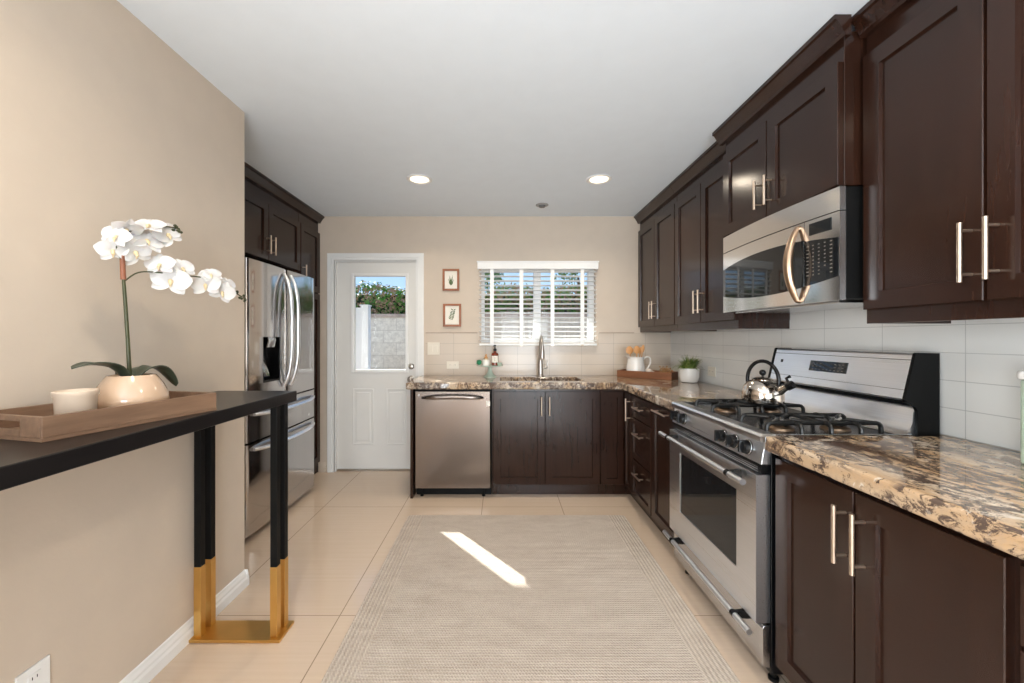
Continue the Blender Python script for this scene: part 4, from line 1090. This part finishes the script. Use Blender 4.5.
# ------------------------------------------------------------ corner tray, jug, spoons, keepsakes
tang = math.atan2(-.636, .772)
t2 = thing('serving_tray', 'short dark brown wooden tray in the far corner of the worktop', 'tray', (1.052, 3.672, CT), tang)
L2, D2, H2 = .475, .185, .062
w = MB(); w.box((0, 0, .001), (L2, D2, .009)); w.build('tray_base', M['traywood2'], t2, local=True)
w = MB(); w.box((0, 0, .009), (L2, .010, H2)); w.box((0, D2-.010, .009), (L2, D2, H2)); w.box((0, .010, .009), (.010, D2-.010, H2)); w.box((L2-.010, .010, .009), (L2, D2-.010, H2))
w.build('tray_side', M['traywood2'], t2, .001, local=True)
ca, sa = math.cos(tang), math.sin(tang)
def T2(u, v_): return (1.052+ca*u-sa*v_, 3.672+sa*u+ca*v_)
jx, jy = T2(.135, .094); jz = CT+.010
jg = thing('jug', 'white ceramic jug holding wooden spoons in the corner tray', 'jug', (jx, jy, jz))
w = MB(); w.lathe([(.001, 0), (.060, 0), (.070, .010), (.0795, .045), (.0795, .085), (.071, .125), (.069, .150), (.074, .172), (.071, .173), (.064, .150), (.067, .125), (.075, .085), (.075, .045), (.064, .012), (.001, .008)], (jx, jy, jz), 36)
for v_ in w.bm.verts:   # pinch a pouring lip
    if v_.co.z > jz+.15 and v_.co.x < jx-.050: v_.co.x -= .022*(v_.co.z-jz-.15)/.023; v_.co.z += .008
w.build('body', M['ceramic'], jg)
w = MB(); w.tube(cr([(jx+.066, jy-.006, jz+.150), (jx+.095, jy-.008, jz+.172), (jx+.126, jy-.010, jz+.160), (jx+.128, jy-.010, jz+.115), (jx+.104, jy-.008, jz+.070), (jx+.080, jy-.006, jz+.045)]), .0075, 10, flat=1.3); w.build('handle', M['ceramic'], jg)
spec = [((-.052, .0), .222, .034, 'leftmost wooden spoon with a round bowl standing in the white jug'), ((.004, -.020), .226, .032, 'wooden spoon leaning in front at the middle of the white jug'),
        ((.046, .016), .215, .013, 'slim wooden spatula toward the handle side of the white jug'), ((.060, -.006), .236, .016, 'rightmost wooden spatula nearest the handle of the white jug')]
for (dx_, dy_), ln, rw, lab in spec:
    w = MB(); b0 = Vector((jx+dx_*.45, jy+dy_*.9, jz+.014)); b1 = Vector((jx+dx_*1.0, jy+dy_, jz+ln-.012)); dd_ = (b1-b0).normalized()
    w.tube([tuple(b0), tuple(b0.lerp(b1, .55)), tuple(b1)], [.005, .0045, .005], 8)
    side = dd_.cross(Vector((0, 1, 0))).normalized(); rows = []
    for i in range(9):
        s = i/8; p = b1+dd_*(s*.068-.010); ww = rw*max(.15, math.sin(PI*(.10+.86*s))**.6)
        rows.append([w.v(tuple(p+side*(ww*math.cos(2*PI*k/12))+Vector((0, .0045*math.sin(2*PI*k/12), 0)))) for k in range(12)])
    for p, q in zip(rows, rows[1:]):
        for k in range(12): w.face([p[k], p[(k+1) % 12], q[(k+1) % 12], q[k]], True)
    w.face(rows[0]); w.face(rows[-1])
    tag(w.build('wooden_spoon', M['spoonwood'], None), lab, 'spoon', 'wooden utensils in the white jug')
# shell and dried flowers lying at the tray's right end
sx_, sy_ = T2(.285, .080)
w = MB()
for i in range(9):
    s = i/8; w.sphere((sx_-.025+.055*s, sy_+.008*math.sin(6*s), CT+.034+.026*(1-s)), .024*(1-.50*s)+.002, 12, 8)
tag(w.build('seashell', M['shell'], None), 'pale shell lying in the corner tray beside the jug', 'shell')
dfx, dfy = T2(.395, .088)
w = MB(); random.seed(11)
for i in range(46):
    a = random.uniform(0, 2*PI); ln = random.uniform(.02, .050); z0 = CT+.026
    p = (dfx+random.uniform(-.030, .030), dfy+random.uniform(-.028, .028), z0+random.uniform(0, .012))
    q = (p[0]+math.cos(a)*ln*.6, p[1]+math.sin(a)*ln*.6, p[2]+random.uniform(.020, .075))
    w.tube([p, q], .0015, 5); w.sphere(q, random.uniform(.004, .008), 8, 5)
tag(w.build('dried_flowers', M['dried'], None), 'small heap of dried brown flower heads at the end of the corner tray', 'flowers')

# potted grass plant
px_, py_ = 1.497, 3.225
pp = thing('potted_plant', 'small green grassy plant in a white round pot by the right wall outlet', 'plant', (px_, py_, CT))
MB().lathe([(.001, .0), (.050, .0), (.062, .006), (.073, .040), (.076, .080), (.076, .112), (.070, .114), (.068, .098), (.001, .096)], (px_, py_, CT), 36).build('pot', M['ceramic'], pp)
MB().lathe([(.001, .0965), (.066, .0965), (.001, .102)], (px_, py_, CT), 20).build('soil', M['soil'], pp)
w = MB(); random.seed(21)
for i in range(300):
    a = random.uniform(0, 2*PI); r0 = random.uniform(0, .045); ln = random.uniform(.08, .145); lean = random.uniform(.2, 1.7)**1.0
    if math.cos(a) > .3: lean = min(lean, .62)
    p = Vector((px_+math.cos(a)*r0, py_+math.sin(a)*r0, CT+.098)); wd = random.uniform(.0022, .0045)
    d_ = Vector((math.cos(a), math.sin(a), 0)); sd = Vector((-math.sin(a), math.cos(a), 0)); rows = []
    for k in range(5):
        s = k/4; q = p+d_*(math.sin(lean)*ln*s**1.3)+Vector((0, 0, math.cos(lean*s)*ln*s*(1-.25*s*lean)))
        ww = wd*(1-s**2)+.0002; rows.append((w.v(tuple(q-sd*ww)), w.v(tuple(q+sd*ww))))
    for r1, r2 in zip(rows, rows[1:]): w.face([r1[0], r1[1], r2[1], r2[0]], True)
w.build('foliage', M['grassy'], pp)

# ------------------------------------------------------------ cake stand and soap things
cx_, cy_ = -.100, 3.675
M['mintceramic'] = simple('pale_green_ceramic', (.50, .60, .50), .2, 0, 0, 1, .02, coat=.4)
cs = thing('cake_stand', 'pale green footed cake stand left of the sink', 'stand', (cx_, cy_, CT))
MB().lathe([(.001, .0), (.060, .0), (.060, .005), (.046, .014), (.024, .040), (.016, .068), (.020, .088), (.034, .096), (.001, .096)], (cx_, cy_, CT), 36).build('foot', M['mintceramic'], cs)
MB().lathe([(.001, .0965), (.100, .0965), (.118, .101), (.120, .108), (.114, .107), (.100, .103), (.001, .103)], (cx_, cy_, CT), 40).build('plate', M['mintceramic'], cs)
PZ = CT+.1035
b_ = thing('soap_bottle', 'amber pump bottle with a white label on the cake stand', 'bottle', (cx_+.045, cy_+.010, PZ)); q = (cx_+.045, cy_+.010, PZ)
MB().lathe([(.001, 0), (.030, 0), (.033, .004), (.033, .100), (.028, .112), (.014, .120), (.013, .130), (.001, .130)], q, 28).build('bottle_body', M['amber'], b_)
w = MB(); n = 14
ro = []
for k in range(n+1):
    a = -PI/2-1.0+2.0*k/n
    ro.append([w.v((q[0]+math.cos(a)*r, q[1]+math.sin(a)*r, q[2]+z)) for r, z in ((.0332, .028), (.0332, .088), (.0340, .088), (.0340, .028))])
for a, c_ in zip(ro, ro[1:]):
    for k in range(4): w.face([a[k], a[(k+1) % 4], c_[(k+1) % 4], c_[k]], True)
w.face(ro[0]); w.face(ro[-1]); lb_ = w.build('label', M['paper'], b_)
w = MB()
for z, hw in ((.070, .008), (.062, .005), (.052, .007), (.046, .006), (.040, .004)): w.box((q[0]-hw, q[1]-.0346, q[2]+z), (q[0]+hw, q[1]-.0339, q[2]+z+.0025))
w.build('label_print', M['keymark'], lb_)
w = MB(); w.lathe([(.015, .1305), (.016, .150), (.006, .153), (.005, .175), (.010, .177), (.010, .186), (.001, .187)], q, 20); w.tube([(q[0], q[1], q[2]+.182), (q[0]-.010, q[1]-.028, q[2]+.180), (q[0]-.012, q[1]-.032, q[2]+.172)], .004, 8); w.build('pump', M['black'], b_)
w = MB(); q = (cx_-.035, cy_-.015, PZ); w.lathe([(.001, 0), (.030, 0), (.033, .004), (.034, .052), (.031, .054), (.029, .050), (.028, .035), (.001, .035)], q, 28)
tag(w.build('scrub_cup', M['ceramic'], None), 'small white cup holding a wooden brush on the cake stand', 'cup')
sbr = thing('dish_brush', 'small wooden dish brush standing in the white cup on the cake stand', 'brush', (q[0], q[1], q[2]+.036))
w = MB(); w.lathe([(.001, .065), (.016, .065), (.018, .072), (.012, .080), (.007, .086), (.010, .095), (.007, .102), (.001, .103)], q, 18); w.build('grip', M['spoonwood'], sbr)
w = MB(); w.lathe([(.001, .0365), (.020, .0365), (.019, .064), (.001, .0645)], q, 18); w.build('bristles', simple('tan_bristle', (.62, .50, .32), .8, 0, .8, 400, .3), sbr)
w = MB(); q = Vector((cx_-.097, cy_-.030, PZ+.0295)); random.seed(2)
w.sphere(tuple(q), .022, 20, 14)
for i in range(160):
    d_ = Vector((random.gauss(0, 1), random.gauss(0, 1), random.gauss(0, 1))).normalized()
    if d_.z < -.6: continue
    w.tube([tuple(q+d_*.019), tuple(q+d_*.0265)], .0011, 4)
tag(w.build('scrub_ball', M['greenbrush'], None), 'round green scrubber at the left rim of the cake stand', 'scrubber')
w = MB(); q = (cx_+.088, cy_-.030, PZ+.001); w.lathe([(.001, 0), (.015, 0), (.022, .016), (.024, .026), (.022, .026), (.018, .008), (.001, .004)], q, 24)
tag(w.build('small_bowl', M['mintceramic'], None), 'tiny pale bowl at the right rim of the cake stand', 'bowl')

# canister at the right edge
cq = thing('canister', 'square mint glass canister with white lid at the right edge', 'canister', (1.526, 1.078, CT))
w = MB(); w.prism(rrect(1.458, 1.594, 1.010, 1.146, .018), CT+.001, 1.160); w.build('glass_jar', M['mint'], cq, .004)
w = MB(); w.prism(rrect(1.452, 1.600, 1.004, 1.152, .022), 1.161, 1.186); w.build('lid', M['ceramic'], cq, .006)

# ------------------------------------------------------------ outside
struct('ground', MB().box((-14, YB+.14, -.16), (14, 20, -.06)), M['patio'])
# roof eave over the back wall and the house wall behind the camera side
w = MB(); w.box((-6, YB+.14, 2.36), (5, 5.105, 2.46)); struct('roof_eave', w, M['white'])
w = MB(); w.box((-9, 6.5, -.06), (9, 6.7, 1.61)); w_ = w.build('garden_wall', M['block'], None); tag(w_, 'concrete block garden wall outside the door and window', 'wall')
w = MB(); w.box((-9, 6.48, 1.61), (9, 6.72, 1.665)); w.build('wall_cap', M['cap'], w_, .004).location = (0, 0, 0)
cap = w_.children[0] if w_.children else None
fn = thing('vinyl_fence', 'white vinyl fence section seen through the door glass', 'fence', (-1.9, 5.1, -.06))
w = MB()
for i in range(6):
    x = -2.72+.165*i; w.box((x, 5.10, 0), (x+.161, 5.125, 1.60))
w.build('fence_board', M['vinyl'], fn)
w = MB(); w.box((-2.74, 5.085, 1.58), (-1.755, 5.14, 1.66)); w.box((-2.74, 5.085, .05), (-1.755, 5.14, .14)); w.build('rail', M['vinyl'], fn, .004)
w = MB(); w.box((-1.755, 5.06, -.06), (-1.660, 5.165, 1.68)); w.box((-1.765, 5.05, 1.68), (-1.650, 5.175, 1.695)); w.build('post', M['vinyl'], fn, .003)

def leaves(mb, n, sampler, size):
    for i in range(n):
        p, nn = sampler(); nn = (nn+Vector((random.uniform(-.8, .8), random.uniform(-.8, .8), random.uniform(-.5, .8)))).normalized()
        t = nn.cross(Vector((random.uniform(-1, 1), random.uniform(-1, 1), random.uniform(-1, 1))))
        if t.length < .01: continue
        t.normalize(); s2 = nn.cross(t); sz = size*random.uniform(.6, 1.3)
        a, c_, e_, g_ = p-t*sz, p+s2*sz*.5, p+t*sz, p-s2*sz*.5
        mb.face([mb.v(tuple(a)), mb.v(tuple(c_)), mb.v(tuple(e_)), mb.v(tuple(g_))])
random.seed(9)
hg = thing('hedge', 'green and russet hedge growing above the garden wall', 'hedge', (0, 7.3, 0))
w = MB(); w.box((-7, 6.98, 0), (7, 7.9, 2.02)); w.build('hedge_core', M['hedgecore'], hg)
w = MB()
def top(x): return 2.09+.06*math.sin(x*2.3)+.05*math.sin(x*5.1+1)
def samp():
    x = random.uniform(-7, 7)
    if random.random() < .72:
        return Vector((x, 6.93+random.uniform(-.10, .05)+.05*math.sin(x*7), random.uniform(1.5, top(x)))), Vector((0, -1, .3))
    return Vector((x, random.uniform(6.88, 7.8), top(x)+random.uniform(-.04, .07))), Vector((0, -.3, 1))
leaves(w, 26000, samp, .034)
w.build('hedge_leaves', M['hedge'], hg)
def tree(x, y, h, r, label):
    t = thing('tree', label, 'tree', (x, y, -.06))
    w = MB(); w.tube([(x, y, -.06), (x+.05, y, h*.5), (x-.05, y, h*.85)], [.12, .09, .04]); w.build('trunk', M['bark'], t)
    w = MB()
    cl = [Vector((x+random.uniform(-r, r)*.7, y+random.uniform(-r, r)*.7, h*.85+random.uniform(-r, r)*.55)) for _ in range(12)]
    def sm_():
        c_ = random.choice(cl); d_ = Vector((random.gauss(0, 1), random.gauss(0, 1), random.gauss(0, 1))).normalized()
        return c_+d_*r*.33*random.uniform(.6, 1.05), d_
    leaves(w, 1700, sm_, .06); w.build('crown', M['tree'], t)
tree(-.9, 13.5, 3.9, 1.1, 'tree beyond the hedge seen at the left of the blind')
tree(3.0, 15.5, 4.3, 1.2, 'tree beyond the hedge seen through the right of the blind')

for o in list(C.objects):
    if o.parent is None and o.name.split('.')[0] in GROUPS and 'label' in o: o['group'] = GROUPS[o.name.split('.')[0]]
